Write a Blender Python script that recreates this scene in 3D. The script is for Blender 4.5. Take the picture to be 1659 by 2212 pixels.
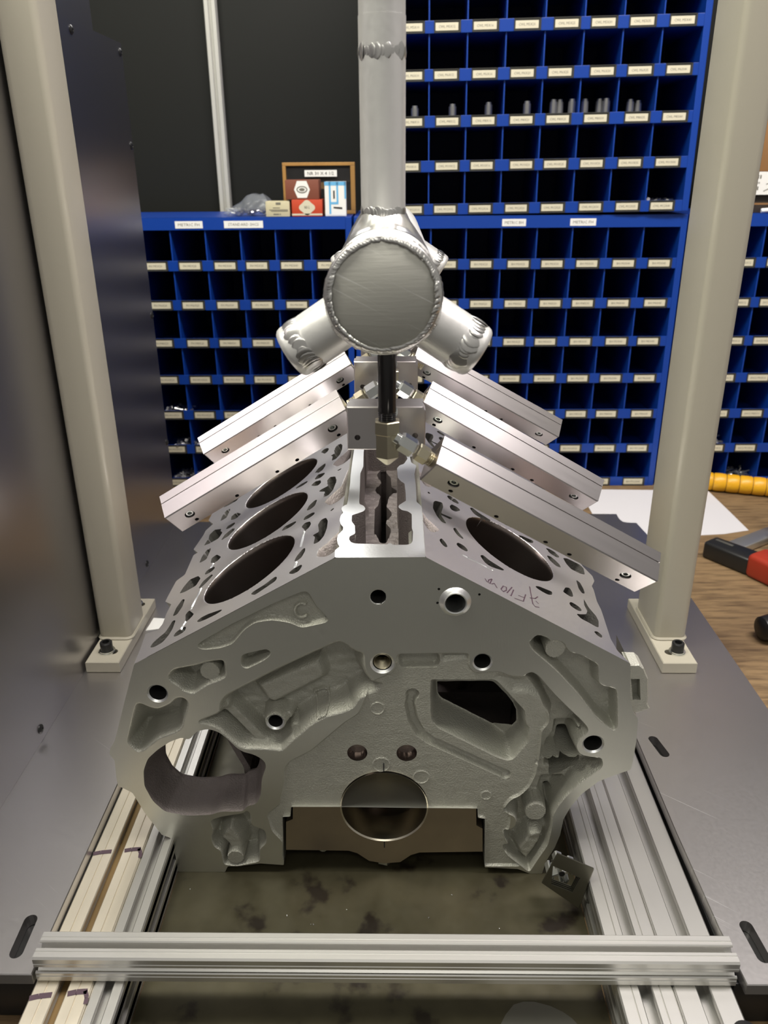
import bpy, bmesh, math, random, json
import numpy as np
from mathutils import Vector, Matrix
from mathutils.geometry import delaunay_2d_cdt

for _o in list(bpy.data.objects):
    bpy.data.objects.remove(_o)
SC = bpy.context.scene
COL = SC.collection

# ---------------------------------------------------------------- camera
# units are metres; x = 0 on the crankshaft axis, y = 0 on the machined
# end face of the engine block, z = 0 on the bench top
cd = bpy.data.cameras.new('camera')
cam = bpy.data.objects.new('camera', cd)
COL.objects.link(cam)
cd.sensor_fit = 'VERTICAL'
cd.sensor_height = 36.0
cd.sensor_width = 27.0
cd.lens = 28.318
cd.clip_start = 0.02
cd.clip_end = 50
cam.matrix_world = Matrix(((0.99988, 0.00150, 0.01530, 0.0113),
                           (0.01350, 0.39130, -0.92020, -0.5620),
                           (-0.00740, 0.92020, 0.39130, 0.6074),
                           (0, 0, 0, 1)))
cd.dof.use_dof = True
cd.dof.focus_distance = 0.72
cd.dof.aperture_fstop = 11.0
SC.camera = cam

# ---------------------------------------------------------------- light
w = bpy.data.worlds.new('world')
SC.world = w
w.use_nodes = True
w.node_tree.nodes['Background'].inputs[0].default_value = (1.0, 0.965, 0.90, 1)
w.node_tree.nodes['Background'].inputs[1].default_value = 0.24

def lamp(name, loc, size, power, col, target):
    d = bpy.data.lights.new(name, 'AREA')
    d.shape = 'RECTANGLE'
    d.size, d.size_y = size
    d.energy = power
    d.color = col
    o = bpy.data.objects.new(name, d)
    COL.objects.link(o)
    o.location = loc
    o.rotation_euler = (Vector(target) - Vector(loc)).to_track_quat('-Z', 'Y').to_euler()
    return o

# rows of fluorescent fittings under the workshop ceiling
lamp('ceiling_lamp', (-0.62, -0.15, 2.0), (0.30, 1.3), 44, (1.0, 0.985, 0.85), (-0.55, -0.1, 0))
lamp('ceiling_lamp', (0.68, 0.05, 2.0), (0.30, 1.3), 44, (1.0, 0.93, 0.92), (0.6, 0.05, 0))
lamp('ceiling_lamp', (0.1, -1.55, 1.90), (1.2, 0.30), 7, (1.0, 0.97, 0.88), (0.1, -1.3, 0))
lamp('ceiling_lamp', (-0.1, 2.0, 1.75), (1.6, 0.30), 22, (1.0, 0.98, 0.95), (0.0, 0.2, 0.3))

SC.view_settings.view_transform = 'Standard'
SC.view_settings.look = 'None'
SC.view_settings.exposure = 0.0
SC.view_settings.gamma = 1.0
SC.view_settings.use_curve_mapping = False

# ---------------------------------------------------------------- helpers
def link_mesh(name, me, parent=None, mats=()):
    o = bpy.data.objects.new(name, me)
    COL.objects.link(o)
    for m in mats:
        if m.name not in [x.name for x in me.materials if x]:
            me.materials.append(m)
    if parent is not None:
        o.parent = parent
    return o

def tag(o, label=None, cat=None, group=None, kind=None):
    if label: o['label'] = label
    if cat: o['category'] = cat
    if group: o['group'] = group
    if kind: o['kind'] = kind
    return o

def thing(name, label, cat, group=None, loc=(0, 0, 0)):
    o = bpy.data.objects.new(name, None)
    o.empty_display_size = 0.02
    COL.objects.link(o)
    o.location = loc
    return tag(o, label, cat, group)

def smooth(me, deg=35):
    for p in me.polygons:
        p.use_smooth = True
    me.set_sharp_from_angle(angle=math.radians(deg))

def structure(o):
    o['kind'] = 'structure'
    return o

class MB:
    """collects simple solids into one mesh"""
    def __init__(s):
        s.v, s.f, s.m = [], [], []
    def add(s, vs, fs, mi=0):
        n = len(s.v)
        s.v += [tuple(p) for p in vs]
        s.f += [tuple(i + n for i in f) for f in fs]
        s.m += [mi] * len(fs)
        return s
    def box(s, a, b, mi=0, M=None, ch=0.0):
        (x0, y0, z0), (x1, y1, z1) = a, b
        if ch <= 0:
            vs = [(x, y, z) for x in (x0, x1) for y in (y0, y1) for z in (z0, z1)]
            fs = [(0, 1, 3, 2), (4, 6, 7, 5), (0, 4, 5, 1), (2, 3, 7, 6), (0, 2, 6, 4), (1, 5, 7, 3)]
            if M is not None: vs = [M @ Vector(p) for p in vs]
            return s.add(vs, fs, mi)
        bm = bmesh.new()
        bmesh.ops.create_cube(bm, size=1.0)
        for v in bm.verts:
            v.co = Vector(((x0 + x1) / 2 + v.co.x * (x1 - x0), (y0 + y1) / 2 + v.co.y * (y1 - y0), (z0 + z1) / 2 + v.co.z * (z1 - z0)))
        bmesh.ops.bevel(bm, geom=list(bm.edges), offset=ch, segments=2, profile=0.6, affect='EDGES')
        bm.verts.index_update()
        vs = [v.co.copy() for v in bm.verts]
        if M is not None: vs = [M @ p for p in vs]
        s.add(vs, [tuple(v.index for v in f.verts) for f in bm.faces], mi)
        bm.free()
        return s
    def lathe(s, p0, p1, prof, n=24, mi=0, cap=True, ph=0.0):
        """prof = list of (t along p0->p1 in metres, radius)"""
        p0, p1 = Vector(p0), Vector(p1)
        ax = (p1 - p0).normalized()
        e = ax.orthogonal().normalized()
        g = ax.cross(e)
        vs, fs = [], []
        for t, r in prof:
            for k in range(n):
                a = 2 * math.pi * k / n + ph
                vs.append(p0 + ax * t + (e * math.cos(a) + g * math.sin(a)) * r)
        for i in range(len(prof) - 1):
            for k in range(n):
                k2 = (k + 1) % n
                fs.append((i * n + k, i * n + k2, (i + 1) * n + k2, (i + 1) * n + k))
        if cap:
            fs.append(tuple(range(n - 1, -1, -1)))
            b = (len(prof) - 1) * n
            fs.append(tuple(range(b, b + n)))
        return s.add(vs, fs, mi)
    def cyl(s, p0, p1, r, n=24, mi=0, r2=None):
        L = (Vector(p1) - Vector(p0)).length
        return s.lathe(p0, p1, [(0, r), (L, r if r2 is None else r2)], n, mi)
    def tube(s, pts, r, n=10, closed=False, mi=0, rad=None):
        pts = [Vector(p) for p in pts]
        m = len(pts)
        vs, fs = [], []
        up = None
        for i, p in enumerate(pts):
            if closed: t = pts[(i + 1) % m] - pts[i - 1]
            else: t = pts[min(i + 1, m - 1)] - pts[max(i - 1, 0)]
            t.normalize()
            e = t.orthogonal() if up is None else (up - t * up.dot(t))
            e.normalize(); up = e
            g = t.cross(e)
            rr = r if rad is None else rad[i]
            for k in range(n):
                a = 2 * math.pi * k / n
                vs.append(p + (e * math.cos(a) + g * math.sin(a)) * rr)
        for i in range(m if closed else m - 1):
            j = (i + 1) % m
            for k in range(n):
                k2 = (k + 1) % n
                fs.append((i * n + k, i * n + k2, j * n + k2, j * n + k))
        if not closed:
            fs.append(tuple(range(n - 1, -1, -1)))
            fs.append(tuple(range((m - 1) * n, m * n)))
        return s.add(vs, fs, mi)
    def build(s, name, mats, parent=None, sm=None):
        me = bpy.data.meshes.new(name)
        me.from_pydata([tuple(p) for p in s.v], [], s.f)
        mats = mats if isinstance(mats, (list, tuple)) else [mats]
        for m in mats: me.materials.append(m)
        me.polygons.foreach_set('material_index', s.m)
        bm = bmesh.new(); bm.from_mesh(me)
        bmesh.ops.recalc_face_normals(bm, faces=bm.faces)
        bm.to_mesh(me); bm.free()
        if sm: smooth(me, sm)
        me.update()
        return link_mesh(name, me, parent)

def inset(poly, c):
    """shrink a CCW polygon by c (mitred)"""
    n = len(poly); out = []
    for i in range(n):
        a, b, d = Vector(poly[i - 1]), Vector(poly[i]), Vector(poly[(i + 1) % n])
        e1 = (b - a).normalized(); e2 = (d - b).normalized()
        n1 = Vector((-e1.y, e1.x)); n2 = Vector((-e2.y, e2.x))
        k = n1 + n2
        if k.length < 1e-6: out.append(tuple(b)); continue
        k /= max(k.length_squared / 2, 0.4)
        out.append(tuple(b + k * c))
    return out

def area2(p):
    return sum(p[i - 1][0] * p[i][1] - p[i][0] * p[i - 1][1] for i in range(len(p)))

def circle(c, r, n=20):
    return [(c[0] + r * math.cos(2 * math.pi * k / n), c[1] + r * math.sin(2 * math.pi * k / n)) for k in range(n)]

def prism(mb, outline, holes, depth, f3, ch=0.0, mi=0, hmi=None):
    """plate with holes; f3(a, b, d) maps plane coords and depth to 3D"""
    if area2(outline) < 0: outline = outline[::-1]
    holes = [h if area2(h) > 0 else h[::-1] for h in holes]
    def caps(out):
        vs = [Vector(p) for p in out]; es = [(i, (i + 1) % len(out)) for i in range(len(out))]
        for h in holes:
            b = len(vs); vs += [Vector(p) for p in h]
            es += [(b + i, b + (i + 1) % len(h)) for i in range(len(h))]
        r = delaunay_2d_cdt(vs, es, [], 1, 1e-7)
        tri = []
        for f in r[2]:
            c = sum((r[0][i] for i in f), Vector((0, 0))) / len(f)
            if not inside(c, out): continue
            if any(inside(c, h) for h in holes): continue
            tri.append(f)
        return r[0], tri
    o0 = inset(outline, ch) if ch else outline
    vs, tri = caps(o0)
    mb.add([f3(p.x, p.y, 0) for p in vs], tri, mi)
    mb.add([f3(p.x, p.y, depth) for p in vs], [t[::-1] for t in tri], mi)
    lay = [(o0, 0)] + ([(outline, ch), (outline, depth - ch)] if ch else []) + [(o0, depth)]
    n = len(outline)
    pts, fs = [], []
    for L, d in lay: pts += [f3(p[0], p[1], d) for p in L]
    for i in range(len(lay) - 1):
        for k in range(n):
            k2 = (k + 1) % n
            fs.append((i * n + k, (i + 1) * n + k, (i + 1) * n + k2, i * n + k2))
    mb.add(pts, fs, mi)
    for h in holes:
        m = len(h)
        pts = [f3(p[0], p[1], 0) for p in h] + [f3(p[0], p[1], depth) for p in h]
        mb.add(pts, [(k, (k + 1) % m, m + (k + 1) % m, m + k) for k in range(m)], mi if hmi is None else hmi)
    return mb

def inside(p, poly):
    c = False; n = len(poly); x, y = p[0], p[1]
    for i in range(n):
        x1, y1 = poly[i - 1][0], poly[i - 1][1]; x2, y2 = poly[i][0], poly[i][1]
        if (y1 > y) != (y2 > y) and x < (x2 - x1) * (y - y1) / (y2 - y1) + x1: c = not c
    return c

# flat print: text as thin meshes made from the built-in font
_txt = {}
def text_geo(s):
    if s not in _txt:
        cu = bpy.data.curves.new('t', 'FONT'); cu.body = s; cu.align_x = 'CENTER'; cu.align_y = 'CENTER'
        cu.resolution_u = 1
        o = bpy.data.objects.new('t', cu); COL.objects.link(o)
        _txt[s] = o
    return s
def text_resolve():
    dg = bpy.context.evaluated_depsgraph_get()
    for s, o in list(_txt.items()):
        if not isinstance(o, bpy.types.Object): continue
        me = bpy.data.meshes.new_from_object(o.evaluated_get(dg))
        vs = [tuple(v.co) for v in me.vertices]; fs = [tuple(p.vertices) for p in me.polygons]
        xs = [v[0] for v in vs]; ys = [v[1] for v in vs]
        wd, ht = max(xs) - min(xs), max(ys) - min(ys)
        cx, cy = (max(xs) + min(xs)) / 2, (max(ys) + min(ys)) / 2
        _txt[s] = ([((v[0] - cx) / wd, (v[1] - cy) / ht) for v in vs], fs)
        cu = o.data
        bpy.data.objects.remove(o); bpy.data.curves.remove(cu); bpy.data.meshes.remove(me)
def add_text(mb, s, wd, ht, f3, mi):
    vs, fs = _txt[s]
    mb.add([f3(x * wd, y * ht) for x, y in vs], fs, mi)

# ---------------------------------------------------------------- materials
def mat(name, col, metal=0.0, rough=0.5, grain=None, bump=0.0, bscale=200, rvar=0.0, cvar=0.0, cscale=(8, 8, 8), stretch=(1, 1, 1), spec=0.5, aniso=0.0, emit=0):
    m = bpy.data.materials.new(name); m.use_nodes = True
    nt = m.node_tree; b = nt.nodes['Principled BSDF']
    b.inputs['Base Color'].default_value = (*col, 1)
    b.inputs['Metallic'].default_value = metal
    b.inputs['Roughness'].default_value = rough
    b.inputs['Specular IOR Level'].default_value = spec
    tc = nt.nodes.new('ShaderNodeTexCoord')
    def noise(scale, st, detail=3):
        mp = nt.nodes.new('ShaderNodeMapping'); mp.inputs['Scale'].default_value = st
        nt.links.new(tc.outputs['Object'], mp.inputs[0])
        n = nt.nodes.new('ShaderNodeTexNoise'); n.inputs['Scale'].default_value = scale
        n.inputs['Detail'].default_value = detail
        nt.links.new(mp.outputs[0], n.inputs['Vector'])
        return n
    if cvar:
        n = noise(1.0, cscale)
        r = nt.nodes.new('ShaderNodeMix'); r.data_type = 'RGBA'
        r.inputs['A'].default_value = (*[c * (1 - cvar) for c in col], 1)
        r.inputs['B'].default_value = (*[min(1, c * (1 + cvar)) for c in col], 1)
        nt.links.new(n.outputs['Fac'], r.inputs['Factor'])
        nt.links.new(r.outputs['Result'], b.inputs['Base Color'])
    if bump or rvar:
        n = noise(bscale, stretch)
        if bump:
            bp = nt.nodes.new('ShaderNodeBump'); bp.inputs['Strength'].default_value = bump
            bp.inputs['Distance'].default_value = 0.001
            nt.links.new(n.outputs['Fac'], bp.inputs['Height'])
            nt.links.new(bp.outputs[0], b.inputs['Normal'])
        if rvar:
            mr = nt.nodes.new('ShaderNodeMapRange')
            mr.inputs['To Min'].default_value = max(0.02, rough - rvar); mr.inputs['To Max'].default_value = min(1, rough + rvar)
            nt.links.new(n.outputs['Fac'], mr.inputs[0])
            nt.links.new(mr.outputs[0], b.inputs['Roughness'])
    return m

MT = {}
MT['machined'] = mat('machined_aluminium', (0.68, 0.68, 0.62), 0.88, 0.36, bump=0.06, bscale=900, rvar=0.05, stretch=(1, 1, 0.15))
MT['deckface'] = mat('milled_aluminium', (0.86, 0.83, 0.83), 1.0, 0.42, bump=0.06, bscale=700, rvar=0.06)
MT['bright'] = mat('bright_milled_aluminium', (0.90, 0.91, 0.90), 1.0, 0.36, bump=0.08, bscale=500, rvar=0.05)
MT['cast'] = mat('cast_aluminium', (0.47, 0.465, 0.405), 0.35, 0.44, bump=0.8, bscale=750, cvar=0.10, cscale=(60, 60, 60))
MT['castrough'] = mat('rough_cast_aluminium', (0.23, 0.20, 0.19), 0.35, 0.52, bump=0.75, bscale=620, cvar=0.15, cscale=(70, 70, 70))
MT['liner'] = mat('honed_bore', (0.33, 0.285, 0.26), 1.0, 0.27, bump=0.08, bscale=600, stretch=(1, 1, 0.3))
MT['capsteel'] = mat('bearing_cap_steel', (0.46, 0.39, 0.31), 1.0, 0.38, bump=0.05, bscale=500, cvar=0.2, cscale=(25, 25, 25))  # warm tint is a reflection put into the colour of polished steel
MT['brushed'] = mat('brushed_aluminium_bar', (0.52, 0.49, 0.485), 1.0, 0.30, bump=0.012, bscale=400, rvar=0.025, stretch=(0.04, 1, 1))
MT['weldalu'] = mat('welded_aluminium_tube', (0.90, 0.89, 0.86), 0.72, 0.42, bump=0.06, bscale=260, rvar=0.08, cvar=0.06, cscale=(30, 30, 30))
MT['endcap'] = mat('scratched_end_plate', (0.66, 0.65, 0.59), 0.75, 0.48, bump=0.10, bscale=500, stretch=(0.08, 1, 1))
MT['weld'] = mat('weld_metal', (0.84, 0.83, 0.80), 1.0, 0.28)
MT['shell'] = mat('bearing_bore_steel', (0.74, 0.68, 0.56), 1.0, 0.27)
MT['zinc'] = mat('zinc_plated_steel', (0.78, 0.80, 0.78), 1.0, 0.18)
MT['gold'] = mat('yellow_zinc_fitting', (0.66, 0.60, 0.44), 1.0, 0.32, bump=0.04, bscale=400)
MT['screw'] = mat('screw_steel', (0.66, 0.68, 0.66), 1.0, 0.25)
MT['pipe'] = mat('black_painted_pipe', (0.018, 0.016, 0.016), 0.0, 0.22, bump=0.08, bscale=90, rvar=0.08)
MT['blackox'] = mat('black_oxide_steel', (0.02, 0.02, 0.02), 0.3, 0.35)
MT['jacket_shade'] = mat('shaded_water_jacket', (0.10, 0.095, 0.085), 0.4, 0.6, bump=0.6, bscale=500)  # dark colour stands in for shade inside the deck openings
MT['hole_shade'] = mat('painted_hole_shade', (0.012, 0.011, 0.010), 0.0, 0.8)  # near-black colour stands in for shade inside deep holes
MT['anod'] = mat('clear_anodised_profile', (0.62, 0.61, 0.58), 0.9, 0.36, bump=0.03, bscale=300, stretch=(1, 0.03, 1))
MT['anodx'] = mat('clear_anodised_crossbar', (0.66, 0.65, 0.62), 0.9, 0.36, bump=0.03, bscale=300, stretch=(0.03, 1, 1))
MT['anodpale'] = mat('pale_anodised_upright', (0.62, 0.61, 0.56), 0.3, 0.40)
MT['anodold'] = mat('stained_profile', (0.72, 0.66, 0.54), 0.8, 0.40, cvar=0.16, cscale=(60, 12, 60))
MT['rust'] = mat('rust_stain', (0.17, 0.105, 0.035), 0.1, 0.6, cvar=0.4, cscale=(60, 20, 60))
MT['slotgrime'] = mat('slot_grime', (0.20, 0.185, 0.16), 0.5, 0.55)
MT['plate'] = mat('ground_steel_plate', (0.58, 0.56, 0.55), 1.0, 0.34, bump=0.015, bscale=300, rvar=0.03, cvar=0.06, cscale=(10, 10, 10))
MT['stainless'] = mat('stainless_sheet', (0.42, 0.41, 0.42), 1.0, 0.30, bump=0.02, bscale=300, stretch=(1, 1, 0.02))
MT['paint'] = mat('beige_grey_paint', (0.38, 0.355, 0.285), 0.0, 0.30, bump=0.02, bscale=150)
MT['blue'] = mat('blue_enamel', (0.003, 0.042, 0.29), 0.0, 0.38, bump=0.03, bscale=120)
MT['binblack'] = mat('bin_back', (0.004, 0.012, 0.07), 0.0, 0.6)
MT['holder'] = mat('label_holder_plastic', (0.045, 0.045, 0.04), 0.0, 0.35)
MT['card'] = mat('cream_label_card', (0.62, 0.58, 0.44), 0.0, 0.6)
MT['white'] = mat('white_card', (0.80, 0.80, 0.77), 0.0, 0.5)
MT['ink'] = mat('black_ink', (0.03, 0.03, 0.03), 0.0, 0.7)
MT['inkpale'] = mat('faded_ink', (0.16, 0.15, 0.12), 0.0, 0.7)
MT['marker'] = mat('violet_marker', (0.07, 0.04, 0.055), 0.0, 0.5)
MT['wallblack'] = mat('black_panel', (0.0075, 0.008, 0.0065), 0.0, 0.55, bump=0.05, bscale=60, spec=0.3)
MT['ceil'] = mat('grey_ceiling', (0.20, 0.20, 0.19), 0.0, 0.8)
MT['wallgrey'] = mat('grey_wall', (0.16, 0.155, 0.14), 0.0, 0.8)
MT['floor'] = mat('concrete_floor', (0.045, 0.042, 0.037), 0.0, 0.6, cvar=0.2, cscale=(3, 3, 3))
MT['paper'] = mat('white_paper', (0.60, 0.585, 0.60), 0.0, 0.7)
MT['cardboard'] = mat('brown_cardboard', (0.26, 0.13, 0.045), 0.0, 0.7, cvar=0.1, cscale=(12, 12, 12))
MT['oak'] = mat('oak_frame', (0.36, 0.19, 0.05), 0.0, 0.5, cvar=0.25, cscale=(60, 60, 8))
MT['walnut'] = mat('dark_tray', (0.035, 0.025, 0.018), 0.0, 0.5)
MT['redbox'] = mat('red_carton', (0.50, 0.055, 0.018), 0.0, 0.55)
MT['brownbox'] = mat('brown_carton', (0.19, 0.055, 0.03), 0.0, 0.6)
MT['creambox'] = mat('cream_carton', (0.55, 0.50, 0.33), 0.0, 0.6)
MT['bluecarton'] = mat('light_blue_print', (0.13, 0.42, 0.70), 0.0, 0.55)
MT['red'] = mat('red_plastic', (0.32, 0.030, 0.013), 0.0, 0.40)
MT['blackplastic'] = mat('black_plastic', (0.012, 0.012, 0.012), 0.0, 0.35)
MT['yellow'] = mat('yellow_rubber', (0.70, 0.36, 0.012), 0.0, 0.38, bump=0.2, bscale=60, cvar=0.18, cscale=(40, 40, 40))
MT['yelgroove'] = mat('dirty_groove', (0.10, 0.05, 0.01), 0.0, 0.6)
MT['gun'] = mat('dull_grey_steel', (0.17, 0.165, 0.145), 0.7, 0.45, cvar=0.06, cscale=(40, 40, 40))
MT['shim'] = mat('blued_shim_steel', (0.16, 0.155, 0.12), 0.9, 0.42, bump=0.03, bscale=300)
MT['bolt'] = mat('loose_bolts', (0.45, 0.45, 0.45), 0.9, 0.3)

def streaks(m, col, scale, lo, hi, rot=(0, 0, 0), patch=None):
    """fine scratches and wear streaks over a material's own colour"""
    nt = m.node_tree; b = nt.nodes['Principled BSDF']
    tc = nt.nodes.new('ShaderNodeTexCoord'); mp = nt.nodes.new('ShaderNodeMapping')
    m0 = nt.nodes.new('ShaderNodeMapping'); m0.inputs['Rotation'].default_value = rot
    mp.inputs['Scale'].default_value = scale
    nt.links.new(tc.outputs['Object'], m0.inputs[0]); nt.links.new(m0.outputs[0], mp.inputs[0])
    n = nt.nodes.new('ShaderNodeTexNoise'); n.inputs['Scale'].default_value = 1.0; n.inputs['Detail'].default_value = 2
    nt.links.new(mp.outputs[0], n.inputs['Vector'])
    r = nt.nodes.new('ShaderNodeMapRange'); r.inputs['From Min'].default_value = lo; r.inputs['From Max'].default_value = hi
    nt.links.new(n.outputs['Fac'], r.inputs[0])
    fac = r.outputs[0]
    if patch:
        n2 = nt.nodes.new('ShaderNodeTexNoise'); n2.inputs['Scale'].default_value = patch; nt.links.new(tc.outputs['Object'], n2.inputs['Vector'])
        r2 = nt.nodes.new('ShaderNodeMapRange'); r2.inputs['From Min'].default_value = 0.45; r2.inputs['From Max'].default_value = 0.6; nt.links.new(n2.outputs['Fac'], r2.inputs[0])
        mu = nt.nodes.new('ShaderNodeMath'); mu.operation = 'MULTIPLY'; nt.links.new(fac, mu.inputs[0]); nt.links.new(r2.outputs[0], mu.inputs[1]); fac = mu.outputs[0]
    mx = nt.nodes.new('ShaderNodeMix'); mx.data_type = 'RGBA'
    old = b.inputs['Base Color'].links
    if old: nt.links.new(old[0].from_socket, mx.inputs['A'])
    else: mx.inputs['A'].default_value = b.inputs['Base Color'].default_value
    mx.inputs['B'].default_value = (*col, 1)
    nt.links.new(fac, mx.inputs['Factor']); nt.links.new(mx.outputs['Result'], b.inputs['Base Color'])
streaks(MT['endcap'], (0.95, 0.94, 0.90), (14, 14, 900), 0.62, 0.72, (0, math.radians(-27), 0))
streaks(MT['pipe'], (0.75, 0.72, 0.68), (420, 420, 22), 0.58, 0.66, (0, 0, 0), 45)
streaks(MT['plate'], (0.92, 0.91, 0.90), (6, 700, 6), 0.70, 0.76, (0, 0, math.radians(38)), 12)

def wood_material():
    m = bpy.data.materials.new('bench_plywood'); m.use_nodes = True
    nt = m.node_tree; b = nt.nodes['Principled BSDF']
    tc = nt.nodes.new('ShaderNodeTexCoord'); mp = nt.nodes.new('ShaderNodeMapping')
    mp.inputs['Scale'].default_value = (14, 120, 14); mp.inputs['Rotation'].default_value = (0, 0, math.radians(12))
    nt.links.new(tc.outputs['Object'], mp.inputs[0])
    n = nt.nodes.new('ShaderNodeTexNoise'); n.inputs['Scale'].default_value = 1.0; n.inputs['Detail'].default_value = 6; n.inputs['Roughness'].default_value = 0.65
    nt.links.new(mp.outputs[0], n.inputs['Vector'])
    n2 = nt.nodes.new('ShaderNodeTexNoise'); n2.inputs['Scale'].default_value = 9; n2.inputs['Detail'].default_value = 4
    nt.links.new(tc.outputs['Object'], n2.inputs['Vector'])
    r = nt.nodes.new('ShaderNodeValToRGB')
    r.color_ramp.elements[0].position = 0.30; r.color_ramp.elements[0].color = (0.055, 0.030, 0.013, 1)
    r.color_ramp.elements[1].position = 0.62; r.color_ramp.elements[1].color = (0.215, 0.138, 0.066, 1)
    mx = nt.nodes.new('ShaderNodeMath'); mx.operation = 'MULTIPLY_ADD'; mx.inputs[1].default_value = 0.35; mx.inputs[2].default_value = -0.14
    nt.links.new(n2.outputs['Fac'], mx.inputs[0])
    ad = nt.nodes.new('ShaderNodeMath'); ad.operation = 'ADD'
    nt.links.new(n.outputs['Fac'], ad.inputs[0]); nt.links.new(mx.outputs[0], ad.inputs[1])
    nt.links.new(ad.outputs[0], r.inputs[0]); nt.links.new(r.outputs[0], b.inputs['Base Color'])
    b.inputs['Roughness'].default_value = 0.65
    bp = nt.nodes.new('ShaderNodeBump'); bp.inputs['Strength'].default_value = 0.4; bp.inputs['Distance'].default_value = 0.0015
    nt.links.new(ad.outputs[0], bp.inputs['Height']); nt.links.new(bp.outputs[0], b.inputs['Normal'])
    return m
MT['wood'] = wood_material()

def stained_steel():
    m = bpy.data.materials.new('oily_steel_sheet'); m.use_nodes = True
    nt = m.node_tree; b = nt.nodes['Principled BSDF']
    tc = nt.nodes.new('ShaderNodeTexCoord')
    def noise(s, d):
        n = nt.nodes.new('ShaderNodeTexNoise'); n.inputs['Scale'].default_value = s; n.inputs['Detail'].default_value = d
        nt.links.new(tc.outputs['Object'], n.inputs['Vector']); return n
    a, c = noise(22, 5), noise(60, 4)
    r = nt.nodes.new('ShaderNodeValToRGB')
    e = r.color_ramp.elements
    e[0].position = 0.37; e[0].color = (0.018, 0.013, 0.008, 1)
    e[1].position = 0.44; e[1].color = (0.060, 0.053, 0.030, 1)
    x = r.color_ramp.elements.new(0.70); x.color = (0.085, 0.076, 0.045, 1)
    nt.links.new(a.outputs['Fac'], r.inputs[0]); nt.links.new(r.outputs[0], b.inputs['Base Color'])
    b.inputs['Metallic'].default_value = 0.35
    mr = nt.nodes.new('ShaderNodeMapRange'); mr.inputs['To Min'].default_value = 0.22; mr.inputs['To Max'].default_value = 0.52
    nt.links.new(c.outputs['Fac'], mr.inputs[0]); nt.links.new(mr.outputs[0], b.inputs['Roughness'])
    return m
MT['oily'] = stained_steel()

def poly_film():
    m = bpy.data.materials.new('clear_polythene'); m.use_nodes = True
    nt = m.node_tree; b = nt.nodes['Principled BSDF']
    b.inputs['Base Color'].default_value = (0.55, 0.58, 0.62, 1)
    b.inputs['Roughness'].default_value = 0.12
    b.inputs['Alpha'].default_value = 0.22
    return m
MT['film'] = poly_film()
MT['caseglass'] = mat('case_glass', (0.03, 0.024, 0.02), 0.0, 0.08)

# ---------------------------------------------------------------- relief builder
# A casting face: a fine grid in the plane of the face whose vertices are
# snapped to the outlines of pockets, bosses, holes and raised letters.
def chaikin(p, it=2, mx=2.0):
    p = [np.array(q, float) for q in p]
    for _ in range(it):
        o = []
        n = len(p)
        for i in range(n):
            a, b = p[i], p[(i + 1) % n]
            L = np.linalg.norm(b - a)
            if L < 1e-6: continue
            t = min(0.25, mx / L)
            o += [a + (b - a) * t, b - (b - a) * t]
        p = o
    return np.array(p)

def sd_poly(P, poly):
    n = len(poly); best = np.full(len(P), 1e9); near = P.copy(); ins = np.zeros(len(P), bool)
    x, y = P[:, 0], P[:, 1]
    for i in range(n):
        a, b = poly[i - 1], poly[i]
        d = b - a; L2 = d @ d
        if L2 < 1e-12: continue
        t = np.clip(((P - a) @ d) / L2, 0, 1)
        q = a + t[:, None] * d
        r = ((P - q) ** 2).sum(1)
        k = r < best
        best[k] = r[k]; near[k] = q[k]
        if a[1] != b[1]:
            c = ((a[1] > y) != (b[1] > y)) & (x < (b[0] - a[0]) * (y - a[1]) / (b[1] - a[1]) + a[0])
            ins ^= c
    sd = np.sqrt(best)
    return np.where(ins, sd, -sd), near

class Feat:
    def __init__(s, kind, data, lvl=None, w=1.0, m=None, snap=None, through=False, r=0, rnd=2.0, noise=0.0, clip=None, cm=0.6, rel=None):
        s.rel = rel
        s.clip, s.cm = clip, cm
        s.kind, s.lvl, s.w, s.m, s.through, s.r, s.noise = kind, lvl, w, m, through, r, noise
        s.snap = (w <= 3.0) if snap is None else snap
        if kind == 'P': s.d = chaikin(data, 2, rnd) if rnd else np.array(data, float)
        else: s.d = np.array(data, float)
        q = s.d.reshape(-1, 2)
        s.lo = q.min(0) - r - 3; s.hi = q.max(0) + r + 3
    def sd(s, P):
        sd, nr = s.sd0(P)
        if s.clip is not None:
            c, cn = s.clip.sd0(P); v = (P - cn) / (np.abs(c)[:, None] + 1e-9)
            cn = np.where((c > 0)[:, None], cn + v * s.cm, P + 1e3); c = c - s.cm
            nr = np.where((c < sd)[:, None], cn, nr); sd = np.minimum(sd, c)
        return sd, nr
    def sd0(s, P):
        if s.kind == 'P': return sd_poly(P, s.d)
        if s.kind == 'C':
            v = P - s.d; L = np.linalg.norm(v, axis=1) + 1e-9
            return s.r - L, s.d + v / L[:, None] * s.r
        best = np.full(len(P), 1e9); near = P.copy()
        for i in range(len(s.d) - 1):
            a, b = s.d[i], s.d[i + 1]; d = b - a
            t = np.clip(((P - a) @ d) / (d @ d), 0, 1)
            q = a + t[:, None] * d; v = P - q; r = np.linalg.norm(v, axis=1)
            k = r < best; best[k] = r[k]
            near[k] = (q + v / (r[:, None] + 1e-9) * s.r)[k]
        return s.r - best, near

def Pf(data, lvl, w=1.0, m=None, **k): return Feat('P', data, lvl, w, m, **k)
def Cf(c, r, lvl, w=1.0, m=None, **k): return Feat('C', c, lvl, w, m, r=r, **k)
def Sf(line, hw, lvl, w=1.0, m=None, **k): return Feat('S', line, lvl, w, m, r=hw, **k)

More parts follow.
